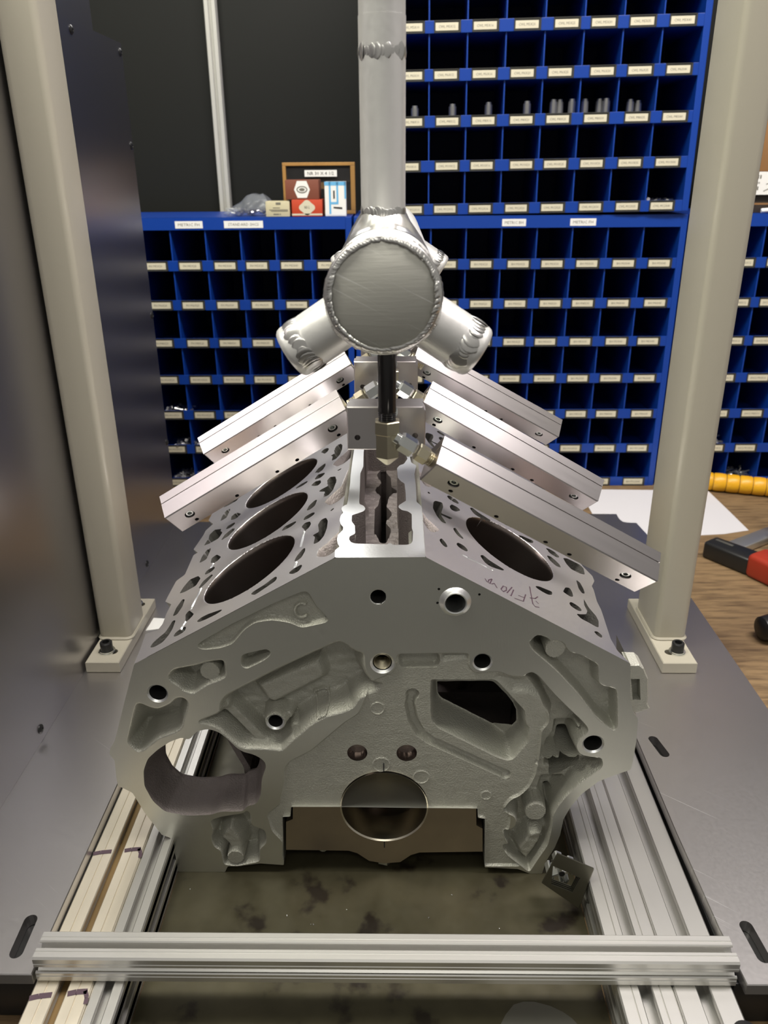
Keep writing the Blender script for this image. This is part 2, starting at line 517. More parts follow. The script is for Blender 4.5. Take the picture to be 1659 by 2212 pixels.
_rs = np.random.RandomState(5)
_waves = [(_rs.uniform(0, 6.28), _rs.uniform(0.25, 1.1), _rs.uniform(0, 6.28)) for _ in range(9)]
def lumps(P):
    s = 0
    for th, k, ph in _waves:
        s = s + np.sin((P[:, 0] * math.cos(th) + P[:, 1] * math.sin(th)) * k + ph) / (0.5 + k)
    return s / 5.0

def relief(name, outline, feats, cell, f3, mats, parent, rnd=0.6, flip=False, sm=38):
    """outline, features in millimetres; level = depth below the face in mm"""
    O = Feat('P', outline, rnd=rnd)
    lo, hi = O.d.min(0) - cell, O.d.max(0) + cell
    nx, ny = int((hi[0] - lo[0]) / cell) + 2, int((hi[1] - lo[1]) / cell) + 2
    gx, gy = np.meshgrid(lo[0] + np.arange(nx) * cell, lo[1] + np.arange(ny) * cell, indexing='ij')
    P = np.c_[gx.ravel(), gy.ravel()]
    sdO, near = O.sd(P)
    best = np.abs(sdO); on = best < 0.5 * cell * 1.001
    Q = P.copy(); Q[on] = near[on]
    best = np.where(on, best, 1e9)
    for f in feats:
        if not f.snap: continue
        k = np.where(((P >= f.lo) & (P <= f.hi)).all(1))[0]
        if not len(k): continue
        sd, nr = f.sd(P[k]); a = np.abs(sd)
        t = (a < 0.5 * cell * 1.001) & (a < best[k]) & (np.abs(nr - P[k]).max(1) < cell)
        Q[k[t]] = nr[t]; best[k[t]] = a[t]
    onc = best < 1e8
    D = np.zeros(len(Q)); N = np.zeros(len(Q))
    for f in feats:
        if f.lvl is None: continue
        k = np.where(((Q >= f.lo) & (Q <= f.hi)).all(1))[0]
        if not len(k): continue
        sd, _ = f.sd(Q[k])
        t = np.clip(sd / f.w, 0, 1)
        if f.w > 3: t = t * t * (3 - 2 * t)
        if f.rel is not None:
            D[k] = D[k] - f.rel * t; continue
        lv = f.lvl(Q[k]) if callable(f.lvl) else f.lvl
        D[k] = D[k] * (1 - t) + lv * t
        N[k] = np.where(sd > 0, N[k] * (1 - t) + f.noise * np.clip(sd / 2.0, 0, 1) * t, N[k])
    D = D + N * lumps(Q)
    idx = np.arange(nx * ny).reshape(nx, ny)
    a, b, c, d = idx[:-1, :-1].ravel(), idx[1:, :-1].ravel(), idx[1:, 1:].ravel(), idx[:-1, 1:].ravel()
    pad = (sdO > -2 * cell)
    keep = pad[a] & pad[c]
    a, b, c, d = a[keep], b[keep], c[keep], d[keep]
    ac = onc[a] & onc[c]
    T = np.r_[np.c_[a, b, np.where(ac, c, d)], np.c_[np.where(ac, a, b), c, d]]
    cen = Q[T].mean(1)
    so, _ = O.sd(cen)
    ok = so > 1e-5
    mi = np.zeros(len(T), int)
    for f in feats:
        k = np.where(((cen >= f.lo) & (cen <= f.hi)).all(1))[0]
        if not len(k) or (f.m is None and not f.through): continue
        sd, _ = f.sd(cen[k]); i = sd > 0
        if f.through: ok[k[i]] = False
        elif f.m is not None: mi[k[i]] = f.m
    T, mi = T[ok], mi[ok]
    A = (Q[T[:, 1]] - Q[T[:, 0]]); B = (Q[T[:, 2]] - Q[T[:, 0]])
    ar = A[:, 0] * B[:, 1] - A[:, 1] * B[:, 0]
    g = np.abs(ar) > 1e-7
    T, mi = T[g], mi[g]
    used = np.unique(T); remap = np.zeros(len(Q), int); remap[used] = np.arange(len(used))
    T = remap[T]; Q, D = Q[used], D[used]
    V = f3(Q * 0.001, D * 0.001)
    if flip: T = T[:, ::-1]
    me = bpy.data.meshes.new(name)
    me.vertices.add(len(V)); me.vertices.foreach_set('co', V.astype(np.float32).ravel())
    me.loops.add(T.size); me.loops.foreach_set('vertex_index', np.ascontiguousarray(T).ravel().astype(np.int32))
    me.polygons.add(len(T)); me.polygons.foreach_set('loop_start', np.arange(0, T.size, 3, dtype=np.int32))
    for m in mats: me.materials.append(m)
    me.polygons.foreach_set('material_index', mi.astype(np.int32))
    me.polygons.foreach_set('use_smooth', np.ones(len(T), bool))
    me.update(calc_edges=True); me.validate()
    me.set_sharp_from_angle(angle=math.radians(sm))
    return link_mesh(name, me, parent)

def walls(mb, poly, depths, scales, f3, rnd=0.6, mi=0, skip=None, keep=None):
    """loft a loop (mm) back through the given depths, scaled about its centre"""
    p = chaikin(poly, 2, rnd); c = p.mean(0); n = len(p)
    V = []
    for d, s in zip(depths, scales):
        q = c + (p - c) * s
        V += [tuple(v) for v in f3(q * 0.001, np.full(n, d * 0.001))]
    F = []
    for i in range(len(depths) - 1):
        for k in range(n):
            k2 = (k + 1) % n
            if skip is not None and p[k][1] < skip and p[k2][1] < skip: continue
            if keep is not None and not (keep(p[k]) or keep(p[k2])): continue
            F.append((i * n + k, i * n + k2, (i + 1) * n + k2, (i + 1) * n + k))
    mb.add(V, F, mi)

# ---------------------------------------------------------------- traced dimensions (mm)
DATA = json.loads('''{"front":{"outline":[[-36.5,329.7],[-206.1,231.7],[-215.3,205.4],[-233.5,152.2],[-238.2,144.9],[-239.9,138.4],[-236.3,131.9],[-237.4,113.0],[-237.2,103.4],[-232.2,100.5],[-225.2,95.7],[-217.3,73.1],[-207.4,45.9],[-195.1,35.7],[-194.6,19.0],[-194.5,0.9],[-150.0,0.6],[-147.0,8.3],[-137.4,8.4],[-116.4,12.1],[-94.2,10.2],[-92.2,68.5],[-85.0,68.9],[-83.8,80.2],[-41.2,80.4],[40.4,79.5],[83.8,79.3],[84.5,68.1],[90.9,67.5],[93.0,8.7],[124.1,6.8],[135.3,-2.0],[146.8,-2.3],[149.6,16.8],[156.4,34.0],[160.0,48.8],[161.7,67.5],[166.9,81.8],[175.0,95.9],[189.1,110.8],[206.7,119.6],[215.4,123.5],[216.6,133.2],[216.9,157.6],[215.6,177.9],[211.7,183.3],[207.0,195.8],[203.1,233.2],[34.0,330.4]],"cpad":[[-151.9,250.7],[-145.8,255.5],[-122.4,270.0],[-88.1,288.9],[-63.0,300.4],[-58.3,299.7],[-52.8,287.3],[-43.0,274.8],[-45.2,271.6],[-65.3,266.5],[-75.4,271.6],[-89.0,274.0],[-102.9,271.6],[-111.7,265.2],[-122.5,251.5],[-132.6,247.4],[-146.7,245.8],[-151.5,247.4]],"cletter":[[-61.5,276.5],[-62.9,275.4],[-64.5,274.9],[-66.1,274.9],[-67.6,275.5],[-68.9,276.6],[-69.8,278.1],[-70.3,279.9],[-70.4,281.9],[-69.9,283.8],[-69.0,285.5],[-67.8,286.8],[-66.3,287.7],[-64.7,288.0],[-63.1,287.8],[-61.7,287.0]],"slot":[[-117.2,238.4],[-114.8,241.7],[-96.3,246.7],[-92.2,245.0],[-91.8,240.9],[-97.0,236.0],[-113.1,226.8],[-117.8,230.1]],"r3":[[-179.7,220.8],[-174.0,227.5],[-153.7,231.7],[-144.9,235.1],[-132.1,236.8],[-129.6,232.6],[-130.1,219.2],[-135.3,215.8],[-147.2,210.7],[-159.6,201.2],[-168.0,203.8],[-173.0,210.6],[-179.0,214.9]],"r3boss":[[-144.6,223.0],[-135.3,223.1]],"r4":[[-209.7,192.4],[-205.3,193.3],[-198.6,189.0],[-191.5,187.2],[-180.8,192.5],[-174.2,199.5],[-167.1,198.6],[-164.1,192.6],[-167.3,182.9],[-172.6,166.9],[-178.2,162.4],[-195.3,155.1],[-207.0,144.1],[-213.5,140.3],[-216.9,142.2],[-222.6,150.4],[-222.0,155.0],[-213.2,182.8]],"h1":[[-190.2,202.4],[-182.8,202.4]],"drec":[[-158.6,175.0],[-147.2,180.3],[-139.6,183.9],[-138.7,193.5],[-133.8,200.4],[-129.2,203.9],[-92.0,226.0],[-63.0,241.8],[-37.4,254.9],[-31.9,254.1],[-26.4,250.0],[-22.4,245.9],[-14.7,243.5],[-14.5,229.5],[-11.6,220.3],[-6.0,213.5],[0.4,212.7],[-0.4,207.6],[-7.6,201.6],[-14.7,199.9],[-20.5,196.4],[-23.6,188.6],[-32.4,183.3],[-47.0,178.8],[-60.4,170.8],[-71.1,160.0],[-80.4,150.9],[-88.3,141.7],[-97.1,143.5],[-111.9,144.4],[-119.3,143.5],[-126.5,146.7],[-134.6,155.8],[-142.6,166.1],[-151.0,170.2],[-158.3,170.9]],"dpad":[[-115.7,204.4],[-50.4,235.2],[-44.0,213.2],[-47.2,204.5],[-94.1,176.2],[-104.1,181.5]],"dletter":[[-60.3,189.0],[-56.3,177.1],[-49.4,181.0],[-46.9,186.4],[-48.5,192.0],[-53.1,193.0],[-60.3,189.0]],"dboss":[[-93.1,170.3],[-82.8,170.3]],"dhole":[[-93.1,170.3],[-86.9,170.3]],"dboss2":[[-82.6,172.9],[-76.7,172.9]],"dboss3":[[-77.9,162.0],[-72.7,162.0]],"drib":[[-134.9,184.4],[-126.2,173.7],[-105.8,146.4]],"dknob":[[-135.0,188.9],[-129.2,189.0]],"starter":[[-196.6,144.1],[-206.8,133.9],[-212.2,120.7],[-213.6,103.5],[-208.0,86.0],[-198.6,74.2],[-179.0,69.4],[-157.2,70.5],[-147.6,74.5],[-127.5,74.6],[-124.0,80.6],[-114.6,83.6],[-110.0,94.3],[-108.1,111.7],[-103.5,124.9],[-103.9,130.5],[-108.0,135.2],[-113.7,138.9],[-122.5,141.6],[-128.0,146.2],[-134.7,155.3],[-141.4,162.5],[-149.9,166.1],[-158.9,164.2],[-162.9,161.5],[-167.2,155.2],[-171.6,155.2],[-174.4,157.0],[-185.2,152.4]],"ll":[[-157.8,64.5],[-148.1,68.5],[-127.7,72.6],[-124.3,76.2],[-120.7,72.7],[-121.0,58.7],[-108.9,52.6],[-108.0,42.4],[-109.2,36.3],[-115.2,30.0],[-116.2,14.3],[-139.0,8.4],[-147.6,9.8],[-150.7,10.8],[-151.7,27.7],[-157.6,31.8],[-159.8,42.1],[-156.6,52.4],[-158.3,59.4]],"llblob":[[-143.9,58.8],[-136.2,56.8],[-128.0,40.4],[-125.1,25.9],[-129.9,15.3],[-144.3,15.2],[-154.6,25.7],[-160.1,36.1],[-154.2,48.5]],"llboss":[[-138.9,19.0],[-130.2,19.0]],"E":[[-10.6,214.7],[8.5,225.2],[11.4,242.3],[40.2,243.1],[70.4,243.2],[71.3,237.3],[71.1,229.6],[76.8,223.6],[88.4,225.3],[97.1,225.3],[106.0,221.0],[116.2,220.2],[121.1,223.6],[136.8,195.6],[140.9,179.4],[140.7,172.2],[135.3,164.8],[135.4,151.8],[134.6,130.9],[133.2,117.4],[128.6,103.6],[120.7,93.6],[113.1,89.6],[107.4,79.5],[114.2,69.3],[113.4,54.8],[108.0,50.6],[114.5,33.7],[111.7,25.1],[127.2,10.1],[92.1,9.8],[90.6,67.5],[83.8,69.1],[83.0,78.3],[-12.5,77.8],[-80.7,76.4],[-83.9,13.0],[-95.2,17.3],[-94.0,38.8],[-102.9,51.4],[-106.4,72.2],[-94.7,82.5],[-88.5,108.5],[-87.6,124.2],[-82.5,131.9],[-63.5,143.5],[-33.7,173.5],[-21.5,182.6],[-13.7,202.4]],"pk1":[[12.6,241.9],[46.2,242.0],[47.6,233.8],[45.5,227.3],[15.8,226.9],[12.8,232.1]],"pk2":[[46.2,242.0],[70.4,242.3],[70.9,235.6],[57.7,233.8],[47.6,232.1]],"E2":[[85.9,214.9],[94.2,223.6],[116.2,220.2],[124.7,223.7],[152.0,190.3],[137.5,186.7],[130.9,195.6],[121.8,200.9],[107.1,200.9],[97.7,211.4]],"pent":[[39.6,214.8],[40.6,215.7],[91.7,215.8],[96.2,213.2],[120.6,183.9],[122.2,170.3],[125.4,166.6],[125.6,151.7],[113.8,132.7],[107.8,130.8],[98.5,134.6],[45.9,166.3],[40.5,174.6],[39.4,197.2]],"pentdark":[[42.8,188.8],[96.7,189.7],[125.2,157.3],[126.9,145.8],[114.4,148.6],[98.8,143.7],[89.5,137.8],[76.7,137.8],[62.1,147.5],[43.2,159.0]],"rrd1":[[154.4,149.3],[174.4,150.0],[172.0,140.5],[174.1,124.6],[175.6,116.6],[161.0,104.3],[149.0,100.2],[148.1,125.6],[153.7,136.5]],"rrd2":[[146.8,84.6],[172.5,84.7],[162.2,66.8],[156.5,53.9],[134.7,51.6],[142.3,64.5]],"groove":[[24.6,200.7],[22.5,190.0],[25.6,173.6],[31.7,160.7],[40.1,153.3],[74.0,134.5],[107.0,116.3]],"ht":[[-3.2,295.2],[3.1,295.2]],"hn":[[58.0,290.8],[68.3,290.8]],"d1":[[44.8,302.2],[45.8,302.2]],"d2":[[43.9,289.8],[44.6,289.8]],"d3":[[76.9,297.4],[77.7,297.4]],"h3":[[-0.5,232.9],[7.5,232.9]],"h4":[[81.9,234.2],[88.8,234.2]],"h5":[[180.4,151.0],[188.3,151.0]],"dw1":[[20.0,139.1],[29.2,139.1]],"dw2":[[-23.1,139.2],[-14.0,139.3]],"rr":[[116.1,221.0],[122.4,225.4],[128.4,221.9],[143.6,202.7],[158.2,186.7],[167.1,177.7],[174.6,168.6],[175.1,163.1],[168.3,155.6],[165.8,149.1],[169.6,140.6],[177.4,137.8],[186.6,136.8],[190.8,133.1],[190.8,125.4],[183.8,118.6],[171.1,105.8],[161.4,91.8],[155.9,81.8],[152.0,71.6],[151.8,52.9],[149.8,36.1],[142.8,21.0],[135.0,2.4],[127.2,10.1],[120.3,16.6],[111.7,25.1],[108.0,34.8],[113.6,35.9],[109.2,44.3],[107.4,52.7],[113.4,54.8],[118.7,59.0],[119.1,67.3],[114.0,72.4],[106.9,73.4],[107.4,79.5],[113.1,89.6],[120.7,93.6],[128.6,103.6],[133.2,117.4],[134.6,130.9],[135.4,151.8],[135.3,164.8],[140.7,172.2],[140.9,179.4],[135.0,190.3],[130.6,200.9]],"rrdark1":[[148.9,163.3],[172.3,163.3],[168.5,152.8],[171.4,137.4],[173.8,127.6],[157.4,113.6],[143.3,109.5],[142.5,139.2],[148.4,148.9]],"rrdark2":[[141.4,101.4],[172.8,101.6],[160.0,78.9],[156.1,66.4],[128.3,64.1],[137.2,78.8]],"rrib":[[133.8,130.5],[156.5,132.9],[186.9,134.0]],"rrlump":[[162.6,168.6],[175.4,168.7],[177.0,159.4],[169.0,146.2],[165.2,155.6]],"rrslope":[[193.2,124.6],[192.6,114.8],[163.9,84.7],[154.3,64.1],[151.7,88.7],[159.6,98.8],[172.2,116.7]],"rrboss":[[136.1,74.6],[146.4,74.7]],"rrblob":[[128.6,52.1],[141.2,56.3],[152.0,50.1],[149.5,28.8],[135.1,0.4],[122.8,13.5],[117.1,28.6],[122.8,41.5]],"rrlight":[[126.1,74.1],[130.2,86.4],[142.8,86.4],[151.3,78.3],[152.8,57.7],[132.0,57.6]],"r5":[[119.1,254.1],[125.1,261.3],[136.7,256.7],[136.1,250.0],[140.3,255.8],[148.6,250.8],[152.7,243.8],[160.7,242.5],[177.4,232.3],[179.0,215.1],[182.3,211.6],[192.8,209.0],[195.2,206.4],[199.7,170.5],[198.1,165.0],[192.7,166.8],[179.5,179.6],[162.7,202.8],[143.4,225.4],[131.0,237.4],[121.8,245.8],[118.5,252.5]],"r5boss":[[140.7,246.1],[149.9,246.2]],"r5dark":[[121.8,245.3],[127.9,252.7],[139.9,247.9],[136.2,238.5],[130.4,237.6]],"cap":[[-82.6,80.0],[-83.5,62.9],[-89.8,59.8],[-91.7,26.0],[-33.4,25.3],[-25.5,22.2],[-14.6,12.8],[-0.5,9.8],[14.4,11.5],[24.2,20.2],[32.3,23.5],[90.7,25.0],[89.6,52.6],[83.8,56.7],[82.7,79.3]],"sideboss":[[202.1,229.3],[212.3,229.0],[216.3,225.5],[221.1,215.2],[223.5,195.8],[223.4,190.5],[226.2,185.1],[216.4,180.6],[207.5,181.5]],"sidepk":[[206.6,215.2],[213.9,215.2],[217.1,194.0],[210.5,194.0]],"bore":[[0,79.6]],"marks":[[[-5.0,186.3],[1.7,186.3]],[[-2.3,126.5],[5.9,126.5]],[[33.0,113.0],[40.7,113.1]],[[91.1,92.5],[96.5,92.5]],[[5.6,233.8],[11.4,233.8]]]},"left":{"outline":[[-0.1,-0.6],[195.3,-1.1]],"outer":[[198.3,23.4],[202.9,52.9],[187.0,46.1],[184.3,54.3],[186.9,74.8],[186.7,91.5],[198.8,106.9],[199.1,116.7],[199.0,149.3],[189.6,153.6],[192.6,201.3],[187.1,201.6],[198.0,220.4],[193.6,252.0],[193.8,265.6]],"h":{"a":[[45.2,19.0],[42.0,21.3],[33.7,21.9],[32.6,17.5],[34.7,10.9],[40.6,11.3],[44.8,16.0]],"b":[[42.9,36.7],[41.5,44.5],[36.6,53.6],[34.1,53.4],[33.2,46.6],[35.6,36.2],[40.7,34.1]],"d":[[82.5,15.8],[80.0,18.8],[69.5,20.6],[60.0,25.7],[57.3,21.9],[57.9,16.1],[70.3,12.0],[77.1,9.9]],"e":[[137.7,19.4],[134.1,22.4],[126.4,21.9],[111.4,16.6],[110.5,13.8],[116.5,12.4],[126.6,13.1],[134.7,15.3]],"f":[[152.9,32.2],[157.4,47.4],[155.0,52.7],[145.6,38.3],[147.6,33.8],[151.0,30.2]],"g":[[160.2,15.4],[158.9,20.2],[150.6,22.2],[147.8,17.9],[148.0,11.3],[155.3,10.5],[159.1,12.6]],"h":[[175.1,59.3],[176.0,75.4],[173.2,88.7],[169.3,85.3],[167.6,70.2],[170.0,58.1]],"i":[[185.2,16.1],[184.9,22.5],[179.6,28.1],[174.2,31.7],[172.4,42.3],[171.9,49.1],[167.8,46.8],[166.2,31.1],[167.2,22.0],[170.8,13.3],[179.5,12.6]],"j":[[174.5,167.3],[175.0,189.1],[168.5,194.1],[166.9,188.1],[166.1,164.4],[172.1,164.0]],"k":[[156.1,146.1],[158.3,159.3],[152.6,161.8],[143.8,147.4],[146.1,141.5],[150.4,141.3]],"l":[[157.6,124.0],[156.4,130.6],[147.7,130.7],[145.4,124.2],[149.3,119.8],[155.2,120.4]],"m":[[156.8,94.9],[154.5,107.3],[146.1,112.9],[143.4,107.8],[149.0,97.3],[154.0,92.3]],"n":[[182.5,107.7],[181.1,119.8],[177.1,131.2],[166.0,128.3],[160.6,118.0],[162.4,104.9],[175.1,104.6]],"p":[[154.3,200.1],[153.6,210.0],[144.1,216.9],[141.4,210.8],[147.9,199.2]],"q":[[25.5,50.9],[25.6,66.2],[29.0,72.9],[22.2,72.9],[25.2,91.2],[22.9,99.7],[17.5,98.4],[14.6,88.0],[14.0,72.1],[15.6,57.3],[19.9,49.8]],"r":[[45.0,109.0],[41.9,114.6],[36.0,111.3],[33.8,103.1],[35.3,95.9],[38.8,93.7]],"s":[[44.8,124.9],[43.9,130.9],[36.1,131.4],[32.4,128.2],[32.9,122.9],[39.3,120.9],[44.0,122.8]],"t":[[44.0,145.5],[42.4,156.1],[36.2,162.6],[33.4,160.5],[34.4,146.5],[39.7,142.9]],"u":[[69.9,127.7],[67.0,134.9],[54.3,132.9],[53.1,128.5],[58.7,124.4],[66.7,125.3]],"v":[[26.0,159.1],[24.2,169.9],[33.6,181.8],[32.7,184.8],[22.6,184.2],[26.1,202.8],[23.0,208.9],[16.4,202.1],[14.2,190.0],[15.1,171.7],[19.7,159.0],[24.7,156.9]],"w":[[47.0,216.4],[42.7,221.8],[35.3,216.5],[33.5,206.8],[36.9,202.8],[42.4,208.5]],"x":[[44.3,231.4],[40.9,240.5],[32.2,234.7],[31.1,230.2],[35.5,224.1],[42.7,227.8]],"y":[[46.0,251.9],[43.2,262.4],[34.6,267.2],[33.6,263.5],[36.3,251.3],[43.8,250.0]],"z":[[69.1,237.0],[62.5,240.4],[54.1,239.2],[53.1,234.0],[60.0,231.3],[67.3,233.3]],"aa":[[170.9,278.2],[173.7,296.2],[167.8,298.1],[166.4,292.0],[167.5,275.7]],"bb":[[153.6,253.9],[156.1,268.1],[150.9,266.4],[142.8,254.0],[145.3,249.9],[150.4,248.9]],"cc":[[177.5,215.5],[182.3,241.2],[177.6,249.5],[165.5,238.7],[165.6,223.1],[172.1,217.2]],"k3":[[25.4,264.9],[22.4,275.6],[25.5,297.4],[21.4,312.7],[15.2,301.4],[14.8,278.0],[20.0,262.2]],"dd":[[44.5,320.2],[40.1,324.5],[34.7,318.3],[34.6,309.1],[40.1,310.1]],"ee":[[14.3,110.3],[10.8,113.2],[9.7,109.6],[12.7,107.3]],"ff":[[15.2,217.6],[10.4,218.6],[9.5,214.3],[13.7,214.1]]},"cast1":[[19.6,21.0],[18.7,33.9],[11.3,36.7],[1.0,48.4],[-6.9,50.8],[-7.6,21.0],[0.4,12.3],[8.8,10.1]],"cast2":[[23.8,142.1],[16.8,151.0],[5.6,160.9],[1.5,193.9],[-1.3,210.6],[-8.1,167.9],[-0.2,129.7],[7.8,122.6],[16.0,124.7]],"gr":[[39.8,95.1],[39.4,61.5],[39.9,32.6],[40.4,23.0],[152.1,90.6],[153.2,53.3],[152.5,30.8],[154.1,21.2],[151.1,141.2],[151.9,132.7]]},"right":{"outer":[[195.6,1.0],[186.2,12.7],[184.3,29.7],[187.7,61.6],[189.9,83.4],[189.5,97.0],[189.5,99.3],[192.8,124.3],[192.6,131.7],[200.5,149.5],[201.3,161.1],[198.1,166.2],[193.7,173.1]],"h":{"a":[[15.1,48.3],[17.9,54.3],[21.8,48.1],[23.0,42.0],[20.0,38.9],[16.6,42.5]],"b":[[31.7,89.9],[34.7,94.5],[37.9,85.9],[41.9,79.7],[41.0,76.6],[36.0,78.5],[33.2,83.4]],"c":[[32.4,58.1],[34.8,63.9],[41.1,63.4],[44.4,58.2],[42.7,53.5],[38.3,53.1],[34.6,54.2]],"e":[[56.7,61.0],[60.4,65.5],[66.2,60.9],[81.2,57.8],[79.3,54.1],[67.2,48.8],[61.0,49.8],[58.0,56.3]],"f":[[112.8,57.7],[117.5,61.5],[132.1,65.1],[130.6,58.1],[125.7,53.6],[119.1,53.3],[113.6,55.0]],"g":[[146.5,78.2],[152.4,92.0],[158.3,96.2],[159.3,88.7],[158.1,79.5],[154.1,75.8],[150.3,77.0]],"h":[[148.9,59.9],[152.1,65.0],[158.6,64.0],[162.0,61.4],[161.4,56.5],[157.3,53.3],[152.1,53.9],[149.2,55.7]],"i":[[152.4,44.4],[158.8,48.8],[165.6,54.7],[169.2,63.2],[168.6,73.9],[171.6,88.1],[173.3,73.5],[178.5,62.4],[178.8,54.1],[174.9,40.3],[171.9,38.8],[164.3,39.7],[156.3,39.3]],"j":[[172.7,125.9],[176.7,124.6],[177.8,111.8],[176.7,102.2],[173.0,98.9],[170.7,106.5]],"k":[[166.0,26.8],[171.0,30.9],[175.1,27.3],[172.8,21.4],[168.4,21.9]],"l":[[167.1,167.7],[173.6,172.9],[189.5,174.5],[192.8,169.3],[190.0,152.9],[182.9,148.8],[172.2,147.8],[168.2,156.2]],"m":[[143.6,149.6],[149.5,152.7],[154.4,147.9],[157.7,143.1],[157.6,136.3],[151.3,134.1],[145.3,140.3]],"n":[[146.2,169.3],[152.2,172.6],[159.6,171.6],[157.9,164.1],[151.0,159.9]],"o":[[13.6,129.4],[16.0,135.3],[23.8,140.2],[24.1,129.8],[20.7,110.9],[33.6,114.4],[30.5,107.9],[19.8,107.0],[25.4,92.3],[20.1,90.5],[15.4,99.0],[12.1,112.6]],"p":[[31.7,140.4],[34.9,149.5],[41.9,149.5],[44.4,145.3],[37.9,134.7],[33.0,133.8]],"q":[[30.4,165.8],[34.3,170.7],[40.7,168.7],[42.5,164.4],[38.5,158.9],[32.1,159.8]],"r":[[7.6,147.1],[9.8,149.9],[11.3,146.9],[8.9,143.8]]},"cast1":[[-1.7,93.2],[1.9,86.2],[4.2,80.6],[10.4,76.7],[17.5,68.8],[9.3,56.0],[4.5,57.0],[0.0,70.4]],"gr":[[38.1,42.1],[66.5,43.5]],"pen":[[[64.0,24.2],[60.8,13.6],[57.9,14.1],[56.6,17.8]],[[64.0,24.2],[60.3,19.2],[59.3,15.4]],[[67.2,12.1],[65.6,18.1],[62.4,14.4]],[[77.9,23.0],[74.7,22.2],[71.3,13.8],[73.1,11.2],[76.9,16.8],[77.9,23.0]],[[76.9,12.6],[84.3,29.0]],[[97.7,28.7],[92.7,12.8]],[[92.7,12.8],[84.0,10.0]],[[95.3,21.0],[89.1,19.2]],[[85.3,25.5],[80.5,11.0]],[[80.5,11.0],[79.7,11.4]],[[108.8,17.1],[104.6,14.5],[102.8,18.1],[105.5,49.7]],[[101.9,26.7],[107.7,30.9],[111.5,37.5]],[[109.5,24.0],[107.5,26.4]]]},"valley":{"outer":[[-37.1,0.7],[-37.4,13.1],[-34.1,19.7],[-35.9,25.2],[-37.1,33.5],[-37.0,42.0],[-33.5,52.1],[-33.5,58.1],[-35.6,62.6],[-37.5,71.8],[-37.2,82.9],[-35.4,89.3],[-37.4,95.9],[-37.4,100.9],[-35.4,106.0],[-33.2,107.7],[-32.9,119.8],[-33.1,162.4],[-33.8,182.4],[-34.1,223.2],[-34.2,258.1]],"outerR":[[34.3,1.3],[34.3,19.6],[34.3,85.8],[33.6,104.0],[29.6,114.3],[29.9,154.4],[29.2,186.2],[31.6,211.6],[26.6,220.5],[25.4,241.0]],"innerL":[[-23.5,253.2],[-22.2,207.6],[-24.4,188.6],[-23.4,154.7],[-22.4,114.5],[-21.8,108.5],[-18.1,105.1],[-16.1,98.3],[-17.3,92.5],[-22.2,87.7],[-27.4,83.7],[-27.1,70.3],[-23.9,61.1],[-22.8,44.8],[-27.3,39.1],[-27.3,33.4],[-25.5,27.9],[-21.9,25.4]],"innerR":[[-14.9,25.1],[3.9,23.7],[5.0,25.8],[7.4,25.7],[8.2,23.0],[20.2,23.0],[23.4,25.7],[24.4,30.5],[25.1,49.0],[24.3,54.9],[24.8,85.9],[21.1,92.4],[16.6,94.1],[13.1,100.7],[13.5,105.8],[18.1,113.5],[20.1,116.1],[20.0,137.5],[19.2,160.2],[15.8,166.1],[12.7,176.1],[12.0,203.1],[14.6,211.7],[19.1,216.1],[23.0,231.8],[21.6,245.7]],"slot":[[-10.8,165.1],[-11.6,228.2],[-7.9,234.2],[-7.4,250.6],[-5.6,263.3],[-7.8,269.8],[-11.5,274.2],[-12.5,283.1],[-5.8,301.2],[-6.8,310.6],[-11.4,325.0],[-11.1,334.8],[-7.4,344.7],[-6.8,360.1],[-1.5,360.0],[-0.4,337.2],[4.9,320.0],[5.9,289.7],[12.0,280.7],[11.6,275.2],[6.0,269.8],[2.8,256.9],[0.7,232.2],[6.2,218.3],[6.3,208.7],[1.1,195.5],[0.5,186.3],[4.9,179.1],[6.1,168.5],[3.0,149.7],[1.7,141.5],[-4.6,141.5],[-6.2,151.4]],"blobL":[[-29.5,118.6],[-18.2,127.9],[-16.1,107.7],[-18.4,97.9],[-24.4,86.9],[-28.8,98.0]],"blobR":[[13.6,144.9],[25.8,132.6],[25.1,109.1],[22.5,96.3],[18.8,107.5],[14.9,119.0]]}}''')

# ---------------------------------------------------------------- room
mb = MB(); mb.box((-4, -3.2, -0.95), (4, 2.2, -0.90)); structure(mb.build('floor', MT['floor']))
mb = MB(); mb.box((-4, 1.34, -0.9), (4, 1.38, 1.12)); structure(mb.build('wall_back', MT['wallblack']))

# ---------------------------------------------------------------- workbench
t = thing('workbench', 'wooden workbench with rough brown plywood top under the steel plates and blue bins', 'workbench')
mb = MB(); mb.box((-1.1, -0.160, -0.045), (1.5, 1.33, 0.0), ch=0.002); mb.build('bench_top', MT['wood'], t)
mb = MB(); mb.box((-1.05, -0.13, -0.12), (1.45, -0.09, -0.045)); mb.build('apron', MT['wood'], t)
for x in (-1.02, 1.36):
    for y in (-0.12, 1.2):
        mb = MB(); mb.box((x, y, -0.90), (x + 0.08, y + 0.08, -0.045)); mb.build('leg', MT['wood'], t)

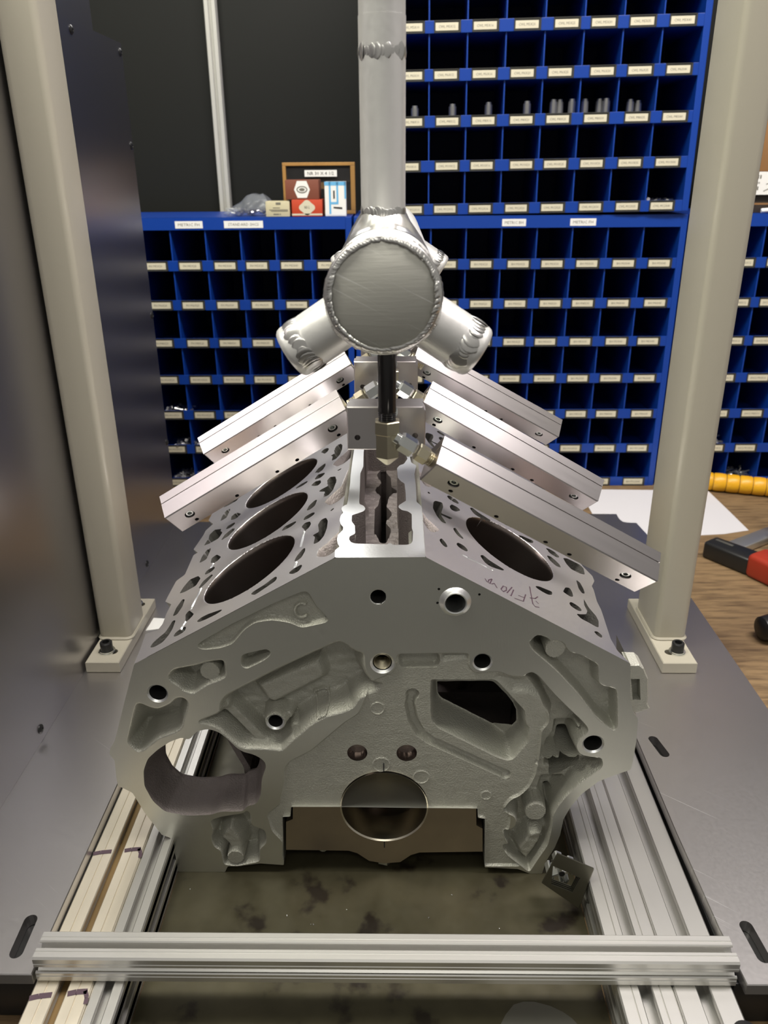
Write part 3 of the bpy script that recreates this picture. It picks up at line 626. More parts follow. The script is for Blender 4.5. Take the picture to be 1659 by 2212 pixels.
# ---------------------------------------------------------------- T-slot profiles
def slot_side(w, n_slots=1, s=0.0085, lip=0.004, cav=0.016, dep=0.0125, r=0.0012, grooves=()):
    """one side of a profile section as (t, depth) going from corner to corner"""
    out = [(r, 0)]
    for i in range(n_slots):
        c = w * (i + 0.5) / n_slots
        for g in grooves:
            out += [(c - g - 0.0005, 0), (c - g, 0.0005), (c - g + 0.0005, 0)]
        out += [(c - s / 2 - 0.0008, 0), (c - s / 2, 0.0008), (c - s / 2, lip), (c - cav / 2, lip), (c - cav / 2, lip + 0.002), (c - s / 2, dep), (c + s / 2, dep), (c + cav / 2, lip + 0.002), (c + cav / 2, lip), (c + s / 2, lip), (c + s / 2, 0.0008), (c + s / 2 + 0.0008, 0)]
        for g in grooves[::-1]:
            out += [(c + g - 0.0005, 0), (c + g, 0.0005), (c + g + 0.0005, 0)]
    return out + [(w - r, 0)]

def profile(mb, w, h, f3, L, mi=0, kw=None, kh=None):
    """w x h section, f3(a, b, l) with a in 0..w, b in 0..h"""
    kw = kw or {}; kh = kh or {}
    top = slot_side(w, **kw); sd = slot_side(h, **kh)
    poly = [(a, d) for a, d in top]                                  # b = 0 edge
    poly += [(w - d, a) for a, d in sd]
    poly += [(w - a, h - d) for a, d in top]
    poly += [(d, h - a) for a, d in sd]
    prism(mb, poly, [], L, f3, mi=mi)

RY0, RY1 = -0.215, 0.62
def rail(label, x0, w, h, mats, kw, kh, y0=RY0, y1=RY1, z1=0.042):
    mb = MB(); profile(mb, w, h, lambda a, b, l: (x0 + a, y0 + l, z1 - h + b), y1 - y0, kw=kw, kh=kh)
    o = mb.build('slotted_rail', mats)
    return tag(o, label, 'rail', 'slotted rails under the fixture')
k9 = dict(s=0.0092, lip=0.0035, cav=0.018, dep=0.011)
rail('clean aluminium slotted rail at right, next to the oily steel sheet', 0.1764, 0.0414, 0.0418, MT['anod'], dict(k9, grooves=(0.0105,)), dict(k9, grooves=(0.012,)))
rail('clean aluminium slotted rail at right, touching the edge of the steel plate', 0.2182, 0.0440, 0.0418, MT['anod'], dict(s=0.0095, lip=0.0035, cav=0.018, dep=0.011), dict(k9))
rail('narrow bright aluminium slotted rail at left, next to the oily steel sheet', -0.2180, 0.0234, 0.0418, MT['anod'], dict(s=0.0062, lip=0.002, cav=0.012, dep=0.008), dict(k9, grooves=(0.010, 0.015)))
ro = rail('yellowed aluminium slotted rail at left with marker bands and rusty slot', -0.2628, 0.0444, 0.0418, MT['anodold'], dict(s=0.0078, lip=0.0035, cav=0.018, dep=0.011, grooves=(0.0125,)), dict(k9))
mb = MB(); mb.box((-0.2450, RY0 + 0.002, 0.0315), (-0.2364, RY1, 0.0330)); mb.build('slot_liner', MT['rust'], ro)
def mark(parent, pts, z, hw=0.0011):
    mb = MB()
    for i in range(len(pts) - 1):
        a, b = Vector((*pts[i], z)), Vector((*pts[i + 1], z)); d = (b - a).normalized(); n = Vector((-d.y, d.x, 0)) * hw
        mb.add([a - n, b - n, b + n, a + n], [(0, 1, 2, 3)])
    tag(mb.build('marker_band', MT['marker'], parent), 'smudged dark marker band')
for y in (-0.0155, -0.1530):
    mark(ro, [(-0.2622, y - 0.003), (-0.2560, y - 0.0012), (-0.2465, y)], 0.04225, 0.0022)
    mark(ro, [(-0.2350, y + 0.0008), (-0.2290, y + 0.0024), (-0.2210, y + 0.0030)], 0.04225, 0.0022)
    mark(ro, [(-0.2225, y + 0.0035), (-0.2195, y - 0.002), (-0.2188, y - 0.007)], 0.04225, 0.0016)

# the crossbar lying across the rails in front
mb = MB(); profile(mb, 0.0245, 0.0250, lambda a, b, l: (-0.2615 + l, -0.1427 + a, 0.0422 + b), 0.5260,
                   kw=dict(s=0.0052, lip=0.0018, cav=0.011, dep=0.0075, r=0.0014, grooves=(0.0062,)), kh=dict(s=0.0052, lip=0.0018, cav=0.011, dep=0.0075, r=0.0014, grooves=(0.0062,)))
tag(mb.build('crossbar', MT['anodx']), 'clear anodised aluminium slotted crossbar lying across the rails in front of the engine block', 'rail')

# oily sheet between the rails
mb = MB(); mb.box((-0.1942, RY0 - 0.02, 0.0), (0.1758, 0.62, 0.001), ch=0.0003)
tag(mb.build('steel_sheet', MT['oily']), 'dark oily stained steel sheet lying between the rails under the engine block', 'sheet')
pts = [(0.0905, -0.1459), (0.0957, -0.1374), (0.103, -0.1293), (0.1111, -0.1268), (0.1196, -0.1268), (0.1316, -0.1302), (0.1404, -0.1349), (0.1464, -0.1399), (0.153, -0.149), (0.155, -0.175), (0.085, -0.175), (0.085, -0.155)]
mb = MB(); prism(mb, pts, [], 0.0012, lambda a, b, d: (a, b, 0.0023 - d))
gp = tag(mb.build('gasket_plate', MT['gun']), 'thin rounded grey plate lying on the oily steel sheet in front of the crossbar', 'plate')
mb = MB(); mb.box((0.121, -0.1490, 0.0024), (0.1400, -0.1475, 0.0041)); tag(mb.build('clip', MT['anod'], gp), 'pale metal clip')

# side plates
def plate(label, outline, holes):
    mb = MB(); prism(mb, outline, holes, 0.0108, lambda a, b, d: (a, b, 0.0530 - d), ch=0.0007)
    return tag(mb.build('base_plate', MT['plate']), label, 'plate', 'ground steel side plates')
def oblong(c0, c1, r, n=10):
    c0, c1 = Vector(c0), Vector(c1); d = (c1 - c0).normalized(); a0 = math.atan2(d.y, d.x)
    return [(c0.x + r * math.cos(a0 + math.pi / 2 + math.pi * k / n), c0.y + r * math.sin(a0 + math.pi / 2 + math.pi * k / n)) for k in range(n + 1)] + \
           [(c1.x + r * math.cos(a0 - math.pi / 2 + math.pi * k / n), c1.y + r * math.sin(a0 - math.pi / 2 + math.pi * k / n)) for k in range(n + 1)]
plate('ground steel plate on the left beneath the beige post and the tall stainless panel',
      [(-0.2632, -0.1450), (-0.2632, 0.70), (-0.440, 0.70), (-0.440, -0.1450)], [oblong((-0.2838, -0.0975), (-0.2826, -0.1265), 0.0052)])
plate('ground steel plate on the right with two oblong slots, beneath the beige post',
      [(0.2690, -0.1490), (0.4240, -0.1490), (0.4240, 0.640), (0.4187, 0.694), (0.4050, 0.695), (0.3978, 0.698), (0.3950, 0.706), (0.3940, 0.714), (0.3946, 0.732), (0.300, 0.734), (0.2642, 0.690), (0.2642, 0.0), (0.2660, -0.10)],
      [oblong((0.2862, 0.1060), (0.2816, 0.1290), 0.0050), oblong((0.2905, -0.1260), (0.2883, -0.0990), 0.0052)])
for x0, x1, lb in ((-0.263, -0.3005, 'added black bar standing in for shade under the left plate slot'), (0.2645, 0.2985, 'added black bar standing in for shade under the right plate slots')):
    x0, x1 = min(x0, x1), max(x0, x1); mb = MB(); mb.box((x0 + 0.0005, -0.140, 0.0), (x1, 0.60, 0.0418), ch=0.001)  # added black bars, coloured as the shade under the plate slots
    tag(mb.build('slot_shade_bar', MT['blackox']), lb, 'bar', 'added shade bars under the plates')
for x0, x1, lb in ((-0.420, -0.301, 'brown wooden batten under the left steel plate'), (0.2990, 0.410, 'brown wooden batten under the front end of the right steel plate')):
    mb = MB(); mb.box((x0, -0.146 if x0 > 0 else -0.10, 0.0), (x1, 0.60, 0.0418), ch=0.001)
    tag(mb.build('batten', MT['wood']), lb, 'batten', 'wooden battens under the plates')

# ---------------------------------------------------------------- machine posts
def post(label, x0, x1, yb, px0, px1, py1):
    t = thing('machine_post', label, 'post', 'beige machine posts', ((x0 + x1) / 2, 0.327, 0.053))
    off = Vector(t.location)
    mb = MB()
    prism(mb, [(x0, 0.249), (x1, 0.249), (x1, 0.405), (x0, 0.405)], [oblong(((x0 + x1) / 2 - 0.006, 0.272), ((x0 + x1) / 2 + 0.006, 0.272), 0.0058), oblong(((x0 + x1) / 2 - 0.006, 0.388), ((x0 + x1) / 2 + 0.006, 0.388), 0.0058)], 0.0148,
          lambda a, b, d: (a - off.x, b - off.y, 0.0680 - d - off.z), ch=0.001)
    mb.build('foot_plate', MT['paint'], t)
    # rounded rectangular tube
    r = 0.007; out = []
    for cx, cy, a0 in ((px1 - r, py1 - r, 0), (px0 + r, py1 - r, 90), (px0 + r, 0.300 + r, 180), (px1 - r, 0.300 + r, 270)):
        for k in range(5):
            a = math.radians(a0 + 22.5 * k); out.append((cx + r * math.cos(a), cy + r * math.sin(a)))
    mb = MB(); prism(mb, out, [], 1.35, lambda a, b, d: (a - off.x, b - off.y, 1.418 - d - off.z))
    mb.build('post_tube', MT['paint'], t, 30)
    mb = MB()   # fillet weld round the foot
    ring = [(p[0] - off.x, p[1] - off.y, 0.0690 - off.z) for p in out]
    mb.tube(ring, 0.0026, 6, closed=True); mb.build('weld_bead', MT['paint'], t, 40)
    for by, vis in ((0.272, 1), (0.388, 1)):
        bx = (x0 + x1) / 2 + (0.003 if px0 > 0 else -0.001)
        o = Vector((bx - off.x, by - off.y, 0.0682 - off.z))
        mb = MB(); mb.lathe(o, o + Vector((0, 0, 0.02)), [(0, 0.0040), (0, 0.0098), (0.0016, 0.0098), (0.0016, 0.0090), (0.0032, 0.0090), (0.0032, 0.004)], 24, cap=False)
        mb.build('washer', MT['zinc'], t, 30)
        mb = MB()
        h = o + Vector((0, 0, 0.0032)); n = 24
        mb.lathe(h, h + Vector((0, 0, 1)), [(0, 0.0074), (0.0098, 0.0074), (0.0108, 0.0066), (0.0108, 0.0042)], n, cap=False)
        mb.lathe(h, h + Vector((0, 0, 1)), [(0.0108, 0.0042), (0.0050, 0.0040), (0.0045, 0.0001)], 6, cap=False)
        mb.build('socket_screw', MT['blackox'], t, 30)
    return t
post('beige painted square post standing left, against the tall stainless panel', -0.3612, -0.3205, 0, -0.3612, -0.3208, 0.358)
post('beige painted square post standing right, in front of the blue bins', 0.3268, 0.3672, 0, 0.3308, 0.3700, 0.381)

# ---------------------------------------------------------------- stainless panel at left
t = thing('machine_cabinet', 'tall dark stainless steel cabinet side with black button screws at far left', 'cabinet', None, (-0.50, 0.2, 0.0532))
off = Vector(t.location)
mb = MB(); mb.box((-0.3657 - off.x, -0.42 - off.y, 0.0), (-0.3642 - off.x, 0.6970 - off.y, 0.769 - off.z)); mb.build('side_sheet', MT['stainless'], t)
mb = MB(); mb.box((-0.62 - off.x, 0.6955 - off.y, 0.0), (-0.3646 - off.x, 0.6970 - off.y, 0.769 - off.z)); mb.box((-0.62 - off.x, -0.42 - off.y, 0.7675 - off.z), (-0.3646 - off.x, 0.6970 - off.y, 0.769 - off.z)); mb.build('rear_sheet', MT['stainless'], t)
mb = MB(); mb.box((-0.50 - off.x, -0.2 - off.y, 0.769 - off.z), (-0.3730 - off.x, 0.615 - off.y, 0.86 - off.z), ch=0.002); mb.build('top_housing', MT['stainless'], t)
for y, z in ((0.1251, 0.0671), (0.5182, 0.0640), (0.5088, 0.7590), (0.688, 0.757), (0.688, 0.641), (0.690, 0.4037), (0.690, 0.20), (-0.15, 0.0671)):
    mb = MB(); p = Vector((-0.3642, y, z)) - off
    mb.lathe(p, p + Vector((1, 0, 0)), [(0, 0.0052), (0.0008, 0.0052), (0.0021, 0.0036), (0.0024, 0.0019), (0.0012, 0.0016)], 16)
    mb.build('button_screw', MT['blackox'], t, 40)

# ---------------------------------------------------------------- blue bolt bins
def bin_unit(label, x0, z0, ncol, nrow, header, rows, origin, yaw=0.0, roll=0.0, top_lip=0.021, vis=None, headers=()):
    """cells 65.1 mm wide, 72.3 mm tall; front face in the local plane y = 0"""
    t = thing('bolt_bin_unit', label, 'shelf unit', 'blue bolt bin units', origin)
    t.rotation_euler = (0, roll, yaw)
    cw, rh, fr, dp = 0.0652, 0.0723, 0.0115, 0.235
    W = 2 * fr + ncol * cw; Hh = nrow * rh + 0.0225
    mb = MB()
    mb.box((0, 0, 0), (fr, dp, Hh), ch=0.0012); mb.box((W - fr, 0, 0), (W, dp, Hh), ch=0.0012)
    mb.box((fr, 0.0, Hh - 0.0215), (W - fr, 0.004, Hh)); mb.box((fr, 0.0005, Hh - 0.0015), (W - fr, dp, Hh))
    mb.build('carcass', MT['blue'], t)
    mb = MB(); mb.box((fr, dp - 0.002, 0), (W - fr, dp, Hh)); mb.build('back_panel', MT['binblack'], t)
    for r in range(nrow):
        z = r * rh
        mb = MB(); mb.box((fr, 0.0, z), (W - fr, 0.0022, z + 0.0190), ch=0.0006); mb.box((fr, 0.0022, z), (W - fr, dp - 0.002, z + 0.0015))
        mb.build('shelf', MT['blue'], t)
    for c in range(1, ncol):
        x = fr + c * cw
        mb = MB(); mb.box((x - 0.0011, 0.0040, 0.002), (x + 0.0011, dp - 0.002, Hh - 0.002)); mb.build('divider', MT['blue'], t)
    for r in range(nrow):
        for c in range(ncol):
            if vis and not vis(r, c): continue
            rng = random.Random(r * 31 + c * 7 + int(abs(x0) * 100))
            xc = fr + (c + 0.5) * cw + rng.uniform(-0.004, 0.003); z = r * rh + 0.0005
            mb = MB()
            mb.box((-0.0225, -0.0016, 0), (0.0225, -0.0002, 0.0014)); mb.box((-0.0225, -0.0016, 0.0170), (0.0225, -0.0002, 0.0184))
            mb.box((-0.0225, -0.0006, 0), (0.0225, -0.0001, 0.0184)); mb.box((0.0205, -0.0016, 0), (0.0225, -0.0002, 0.0184)); mb.box((-0.0225, -0.0016, 0), (-0.0210, -0.0002, 0.0184))
            h = mb.build('label_holder', MT['holder'], t); h.location = (xc, 0, z)
            s = rows[r](c)
            mb = MB(); hw = 0.0192
            mb.box((-hw - 0.001, -0.0013, 0.0032), (hw - 0.001, -0.0008, 0.0148), 0)
            add_text(mb, s, min(0.0031 * len(s), 0.030), 0.0040, lambda a, b: (a - 0.001, -0.00145, 0.009 + b), 1)
            mb.build('label_card', (MT['card'], MT['inkpale']), h)
    for s, xc, wd in headers:
        mb = MB(); xl = xc - x0
        mb.box((xl - wd / 2, -0.0006, Hh - 0.0185), (xl + wd / 2, -0.0001, Hh - 0.0060), 0)
        add_text(mb, s, wd * 0.78, 0.0050, lambda a, b: (xl + a, -0.0008, Hh - 0.0122 + b), 1)
        mb.build('header_label', (MT['white'], MT['inkpale']), t)
    return t
LENS = ('X10', 'X12', 'X16', 'X20', 'X25', 'X30', 'X35', 'X40', 'X45')
def series(p): return lambda c: p + LENS[c % 9]
low_r = [series('BH M12'), series('BH M10'), series('BH M8'), series('BH M6'), series('BH M5'), series('BH M4'), series('BH M3')]
low_l = [series('FH M12'), series('FH M12'), series('FH M10'), series('FH M10'), series('FH M8'), series('FH M6'), series('FH M5')]
low_f = [series('SHCS M12'), series('SHCS M10'), series('SHCS M8'), series('SHCS M6'), series('SHCS M5'), series('SHCS M4'), series('SHCS M3')]
upp = [series('CWL M12'), series('CWL M10'), series('CWL M8'), series('CWL M6'), series('CWL M5'), series('CWL M4'), series('CWL M3')]
for L in (low_r, low_l, low_f, upp):
    for f in L:
        for c in range(9): text_geo(f(c))
for s in ('METRIC BH', 'METRIC FH', 'STANDARD SHCS', 'NR 30 X 4 1/2', 'NO 2'): text_geo(s)
text_resolve()
YS = 1.005
bin_unit('blue low bin unit at left, with a plastic bag and small boxes on top', -0.6800, 0.0, 9, 7, 1, low_l, (-0.6800, YS, 0.0), vis=lambda r, c: c >= 3, headers=(('METRIC FH', -0.370, 0.051), ('STANDARD SHCS', -0.269, 0.072)))
bin_unit('blue low bin unit on the bench in the middle, carrying the upper unit', -0.0660, 0.0, 9, 7, 1, low_r, (-0.0660, YS, 0.0), headers=(('METRIC BH', 0.2275, 0.0435), ('METRIC FH', 0.3535, 0.0470)))
bin_unit('blue low bin unit at far right behind the post, with cardboard boxes on top', 0.5475, 0.0, 9, 7, 1, low_f, (0.5475, YS, 0.0), vis=lambda r, c: c <= 2)
bin_unit('blue upper bin unit stacked on the middle low unit, reaching the top of the picture', -0.0055, 0.5286, 8, 7, 1, upp, (-0.0055, YS + 0.012, 0.5292), yaw=math.radians(-2.2), roll=math.radians(-0.55), vis=lambda r, c: r < 6 )

# loose fasteners lying in some bins (uncountable piles)
def pile(label, xc, z, wd, n, y0=1.012, seed=1, big=1.0):
    rng = random.Random(seed); mb = MB()
    for i in range(n):
        x = xc + rng.uniform(-wd, wd); y = y0 + rng.uniform(0.0, 0.05); zz = z + rng.uniform(0.007, 0.018)
        d = Vector((rng.uniform(-1, 1), rng.uniform(-1, 1), rng.uniform(-0.4, 0.4))).normalized() * 0.012 * big
        p = Vector((x, y, zz))
        mb.cyl(p, p + d, 0.0018 * big, 6); mb.cyl(p, p - d * 0.35, 0.0033 * big, 6)
    return tag(mb.build('loose_bolts', MT['bolt']), label, 'bolts', kind='stuff')
pile('shiny loose bolts piled in the lowest left bin beside the stainless panel', -0.425, 0.0025, 0.026, 50, seed=3)
pile('dark loose bolts in the bin at left, second row from the bench', -0.422, 0.0745, 0.026, 24, seed=8)
pile('dark loose bolts in the bin at left, third row from the bench', -0.432, 0.1468, 0.024, 22, seed=4)
pile('few loose bolts in the right end bin of the upper unit, lowest row', 0.497, 0.5350, 0.022, 34, seed=5, y0=1.012)
pile('loose bolts in the far right bin behind the post, second row from the bench', 0.655, 0.0745, 0.02, 34, seed=6)
pile('loose screws in the far right lowest bin above the yellow tube', 0.715, 0.0025, 0.03, 40, seed=7)
# added cylinders standing in for light streaks reflected in the third upper row
for k, (x, hh) in enumerate(((0.045, 0.03), (0.112, 0.032), (0.176, 0.034), (0.243, 0.034), (0.290, 0.036), (0.302, 0.036), (0.322, 0.036), (0.345, 0.036), (0.372, 0.036), (0.382, 0.036), (0.425, 0.034), (0.440, 0.032))):
    y = 1.03 + 0.004 * (k % 3)
    z = 0.5292 + 2 * 0.0723 + 0.0016 + (x + 0.0055) * math.tan(math.radians(0.55)) + 0.0006
    mb = MB(); p = Vector((x, y, z))
    mb.lathe(p, p + Vector((0, 0, 1)), [(0, 0.0068), (hh, 0.0068), (hh, 0.0052), (hh + 0.004, 0.0050)], 14)
    tag(mb.build('streak_cylinder', MT['bolt'], None, 40), 'added light-streak cylinder standing in the third row of upper bins, %s from the left' % ('first', 'second', 'third', 'fourth', 'fifth', 'sixth', 'seventh', 'eighth', 'ninth', 'tenth', 'eleventh', 'last')[k], 'pin', 'light-streak cylinders in the upper bins')

# ---------------------------------------------------------------- back panel frame
for xc, lb in ((-0.362, 'a'), (-0.93, 'b'), (0.75, 'c')):
    mb = MB(); profile(mb, 0.0235, 0.024, lambda a, b, l: (xc - 0.0118 + a, 1.3395 - 0.024 + b, -0.90 + l), 2.02, kw=dict(s=0.006, lip=0.002, cav=0.011, dep=0.006), kh=dict(s=0.006, lip=0.002, cav=0.011, dep=0.006))
    structure(mb.build('trim_%d' % (1 + 'abc'.index(lb)), MT['anodpale']))

# ---------------------------------------------------------------- things on the left unit
ZT = 7 * 0.0723 + 0.0225 + 0.0003
def carton(name, label, cat, x0, x1, z1, y0, dep, mats, deco=None, z0=None, rz=0):
    z0 = ZT if z0 is None else z0
    t = thing(name, label, cat, 'small cartons on the left bins' if name == 'small_carton' else 'boxes at far right', ((x0 + x1) / 2, y0 + dep / 2, z0)); t.rotation_euler.z = rz
    w2 = (x1 - x0) / 2
    mb = MB(); mb.box((-w2, -dep / 2, 0), (w2, dep / 2, z1 - z0), ch=0.0012); mb.build('carton_body', mats[0], t, 40)
    if deco:
        mb = MB(); deco(mb, w2, z1 - z0, -dep / 2 - 0.0003); mb.build('printed_label', mats[1:], t)
    return t
def flat(mb, pts, y, mi): mb.add([(a, y, b) for a, b in pts], [tuple(range(len(pts)))], mi)
def ell(cx, cz, rx, rz, n=24, lob=0.0): return [(cx + rx * (1 + lob * math.cos(4 * 2 * math.pi * k / n)) * math.cos(2 * math.pi * k / n), cz + rz * (1 + lob * math.cos(4 * 2 * math.pi * k / n)) * math.sin(2 * math.pi * k / n)) for k in range(n)]
def deco_cream(mb, w, h, y):
    flat(mb, [(-0.003, h - 0.006), (0.006, h - 0.006), (0.006, h - 0.002), (-0.003, h - 0.002)], y, 0)
    for z, a, b in ((0.42, -0.7, 0.85), (0.34, -0.55, 0.85), (0.55, -0.4, 0.2)): flat(mb, [(a * w, z * h), (b * w, z * h), (b * w, z * h + 0.0012), (a * w, z * h + 0.0012)], y, 0)
    for a, b in ((-0.75, 0.2), (0.3, 0.5)): flat(mb, [(a * w * 0.5, 0.12 * h), (b * w * 0.5, 0.12 * h), (b * w * 0.5, 0.2 * h), (a * w * 0.5, 0.2 * h)], y, 0)
def deco_red(mb, w, h, y):
    flat(mb, [(-w, 0.002), (w, 0.002), (w, 0.005), (-w, 0.005)], y, 0)
    flat(mb, ell(0, h * 0.53, 0.0135, 0.0118, 48, 0.10), y, 0)
    add_text(mb, 'NO 2', 0.009, 0.005, lambda a, b: (a, y - 0.0003, h * 0.55 + b), 1)
def deco_brown(mb, w, h, y):
    flat(mb, [(-0.0145, h / 2), (-0.0085, h * 0.08), (0.0085, h * 0.08), (0.0145, h / 2), (0.0085, h * 0.94), (-0.0085, h * 0.94)], y, 0)
    flat(mb, ell(0, h / 2, 0.0100, 0.0062), y - 0.0002, 1); flat(mb, ell(0, h / 2, 0.0080, 0.0042), y - 0.0004, 0); flat(mb, ell(0, h / 2, 0.0052, 0.0027), y - 0.0006, 1)
def deco_blue(mb, w, h, y):
    flat(mb, [(-w * 0.96, 0.002), (w * 0.96, 0.002), (w * 0.96, h - 0.001), (-w * 0.96, h - 0.001)], y, 0)
    flat(mb, [(-w, h - 0.0065), (w, h - 0.0065), (w, h), (-w, h)], y - 0.0002, 2)
    flat(mb, [(-0.6 * w, 0.004), (-0.42 * w, 0.004), (-0.42 * w, h), (-0.6 * w, h)], y - 0.0002, 2)
    flat(mb, [(0.1 * w, 0.024), (0.28 * w, 0.024), (0.28 * w, h), (0.1 * w, h)], y - 0.0002, 2)
    flat(mb, [(-0.42 * w, 0.0205), (0.28 * w, 0.0205), (0.28 * w, 0.0245), (-0.42 * w, 0.0245)], y - 0.0002, 2)
    flat(mb, [(0.84 * w, 0.03), (w, 0.03), (w, h), (0.84 * w, h)], y - 0.0002, 2)
    flat(mb, [(-0.2 * w, 0.0135), (0.62 * w, 0.0120), (0.62 * w, 0.0155), (-0.2 * w, 0.0165)], y - 0.0002, 1)
    flat(mb, [(-0.2 * w, 0.030), (-0.05 * w, 0.030), (-0.05 * w, 0.044), (-0.2 * w, 0.044)], y - 0.0002, 1)
carton('small_carton', 'small cream carton with dark print, beside the plastic bag', 'box', -0.2275, -0.1835, ZT + 0.0265, 1.012, 0.04, (MT['creambox'], MT['inkpale']), deco_cream)
carton('small_carton', 'red carton with a lobed cream emblem, under the brown carton', 'box', -0.1795, -0.1235, ZT + 0.0290, 1.012, 0.05, (MT['redbox'], MT['card'], MT['ink']), deco_red)
carton('small_carton', 'brown carton with a white hexagon emblem, on top of the red carton', 'box', -0.1900, -0.1290, ZT + 0.0626, 1.014, 0.05, (MT['brownbox'], MT['white'], MT['inkpale']), deco_brown, z0=ZT + 0.0293)
carton('small_carton', 'tall white carton with light blue stripes, standing beside the red carton', 'box', -0.1190, -0.0800, ZT + 0.0590, 1.014, 0.03, (MT['white'], MT['white'], MT['ink'], MT['bluecarton']), deco_blue, rz=0.03)
t = thing('display_case', 'shallow oak framed glass display case leaning behind the small cartons', 'display case', None, (-0.1345, 1.098, ZT + 0.0005))
wd, hh = 0.0685, 0.0915
for nm, a, b in (('frame_rail', (-wd, -0.012, 0), (wd, 0.012, 0.006)), ('frame_rail', (-wd, -0.012, hh - 0.006), (wd, 0.012, hh)), ('frame_stile', (-wd, -0.012, 0.006), (-wd + 0.0065, 0.012, hh - 0.006)), ('frame_stile', (wd - 0.0085, -0.012, 0.006), (wd, 0.012, hh - 0.006))):
    mb = MB(); mb.box(a, b, ch=0.0008); mb.build(nm, MT['oak'], t)
mb = MB(); mb.box((-wd + 0.0065, 0.010, 0.006), (wd - 0.0085, 0.0115, hh - 0.006)); mb.box((-wd + 0.0065, -0.004, hh * 0.62), (wd - 0.0085, 0.010, hh * 0.64)); mb.build('tray', MT['walnut'], t)
mb = MB(); mb.box((-0.030, -0.006, 0.045), (0.035, 0.004, hh * 0.62)); mb.build('contents', MT['oak'], t)
g = mat('clear_glass', (0.05, 0.05, 0.05), 0.0, 0.05); g.node_tree.nodes['Principled BSDF'].inputs['Alpha'].default_value = 0.25
mb = MB(); mb.box((-wd + 0.0065, -0.0085, 0.006), (wd - 0.0085, -0.0075, hh - 0.006)); mb.build('glass_pane', g, t)
mb = MB(); mb.box((-0.0265, -0.0130, hh - 0.0250), (0.0345, -0.0122, hh - 0.0135), 0); add_text(mb, 'NR 30 X 4 1/2', 0.050, 0.0055, lambda a, b: (0.004 + a, -0.0134, hh - 0.0192 + b), 1); mb.build('label_strip', (MT['white'], MT['ink']), t)

# crumpled clear bag
rng = np.random.RandomState(4)
bm = bmesh.new()
prof = lambda u: 0.012 + 0.030 * (0.5 + 0.5 * math.tanh((u - 0.35) * 5)) * (1 - max(0, u - 0.80) / 0.2 * 0.95)
nu, nv = 44, 28; grid = []
cr = [(rng.uniform(-3, 3), rng.uniform(-3, 3), rng.uniform(0, 6), rng.uniform(0.4, 1)) for _ in range(9)]
for i in range(nu + 1):
    row = []
    for j in range(nv):
        u, a = i / nu, 2 * math.pi * j / nv
        c = 0.0
        for p, q, ph, am in cr: c += am * (1 - abs(math.sin(p * 5 * u + q * a * 0.5 + ph)))
        k = 0.82 + 0.055 * c
        y = 0.030 * math.cos(a) * k * (0.5 + 0.5 * min(1, 6 * u * (1 - u) + 0.3))
        z = prof(u) * (0.5 + 0.5 * math.sin(a)) * k
        row.append(bm.verts.new((-0.045 + 0.092 * u + 0.004 * math.sin(3 * a), y, z + 0.0004)))
    grid.append(row)
for i in range(nu):
    for j in range(nv): bm.faces.new((grid[i][j], grid[i + 1][j], grid[i + 1][(j + 1) % nv], grid[i][(j + 1) % nv]))
bm.faces.new(grid[0]); bm.faces.new(grid[-1][::-1])
bmesh.ops.recalc_face_normals(bm, faces=bm.faces)
me = bpy.data.meshes.new('plastic_bag'); bm.to_mesh(me); bm.free(); smooth(me, 24); me.materials.append(MT['film'])
o = link_mesh('plastic_bag', me); o.location = (-0.262, 1.052, ZT)
tag(o, 'crumpled clear plastic bag lying on the low blue bins near the aluminium upright', 'bag')
rng = random.Random(9); mb = MB()
for i in range(16):
    p = Vector((rng.uniform(-0.03, 0.03), rng.uniform(-0.018, 0.018), rng.uniform(0.004, 0.012))); d = Vector((rng.uniform(-1, 1), rng.uniform(-1, 1), 0.1)).normalized() * 0.012
    mb.cyl(p, p + d, 0.002, 8); mb.cyl(p, p - d * 0.3, 0.0036, 8)
c = mb.build('bag_contents', MT['bolt']); c.location = o.location; tag(c, 'dark loose screws inside the crumpled clear plastic bag', 'screws', kind='stuff')

# boxes on the far right unit
def deco_ship(mb, w, h, y):
    flat(mb, [(-w, 0.0), (w, 0.0), (w, h), (-w, h)], y, 0)
    for a, b, c, d in ((-0.85, 0.70, -0.70, 0.86), (-0.60, 0.70, -0.45, 0.86), (-0.80, 0.48, -0.72, 0.56), (-0.9, 0.2, -0.72, 0.36)):
        for k in range(4):
            xa = (a + (c - a) * k / 4) * w; flat(mb, [(xa, b * h), (xa + (c - a) * w / 7, b * h), (xa + (c - a) * w / 7, d * h), (xa, d * h)], y - 0.0003, 1)
    for p, q in (((-0.62, 0.45), (-0.50, 0.60)), ((-0.50, 0.60), (-0.42, 0.42)), ((-0.65, 0.15), (-0.40, 0.48))):
        a, b = Vector((p[0] * w, p[1] * h)), Vector((q[0] * w, q[1] * h)); n = Vector((-(b - a).y, (b - a).x)).normalized() * 0.0007
        flat(mb, [tuple(a - n), tuple(b - n), tuple(b + n), tuple(a + n)], y - 0.0003, 1)
carton('cardboard_box', 'flat dark brown cardboard tray at far right, lowest of the stacked boxes', 'box', 0.640, 0.86, ZT + 0.0310, 1.03, 0.16, (MT['walnut'], MT['cardboard']), lambda mb, w, h, y: flat(mb, [(-w, h * 0.45), (w, h * 0.45), (w, h * 0.55), (-w, h * 0.55)], y, 0))
carton('cardboard_box', 'flat box with a white shipping label at far right, between two brown boxes', 'box', 0.640, 0.86, ZT + 0.0700, 1.022, 0.17, (MT['cardboard'], MT['white'], MT['inkpale']), deco_ship, z0=ZT + 0.0313)
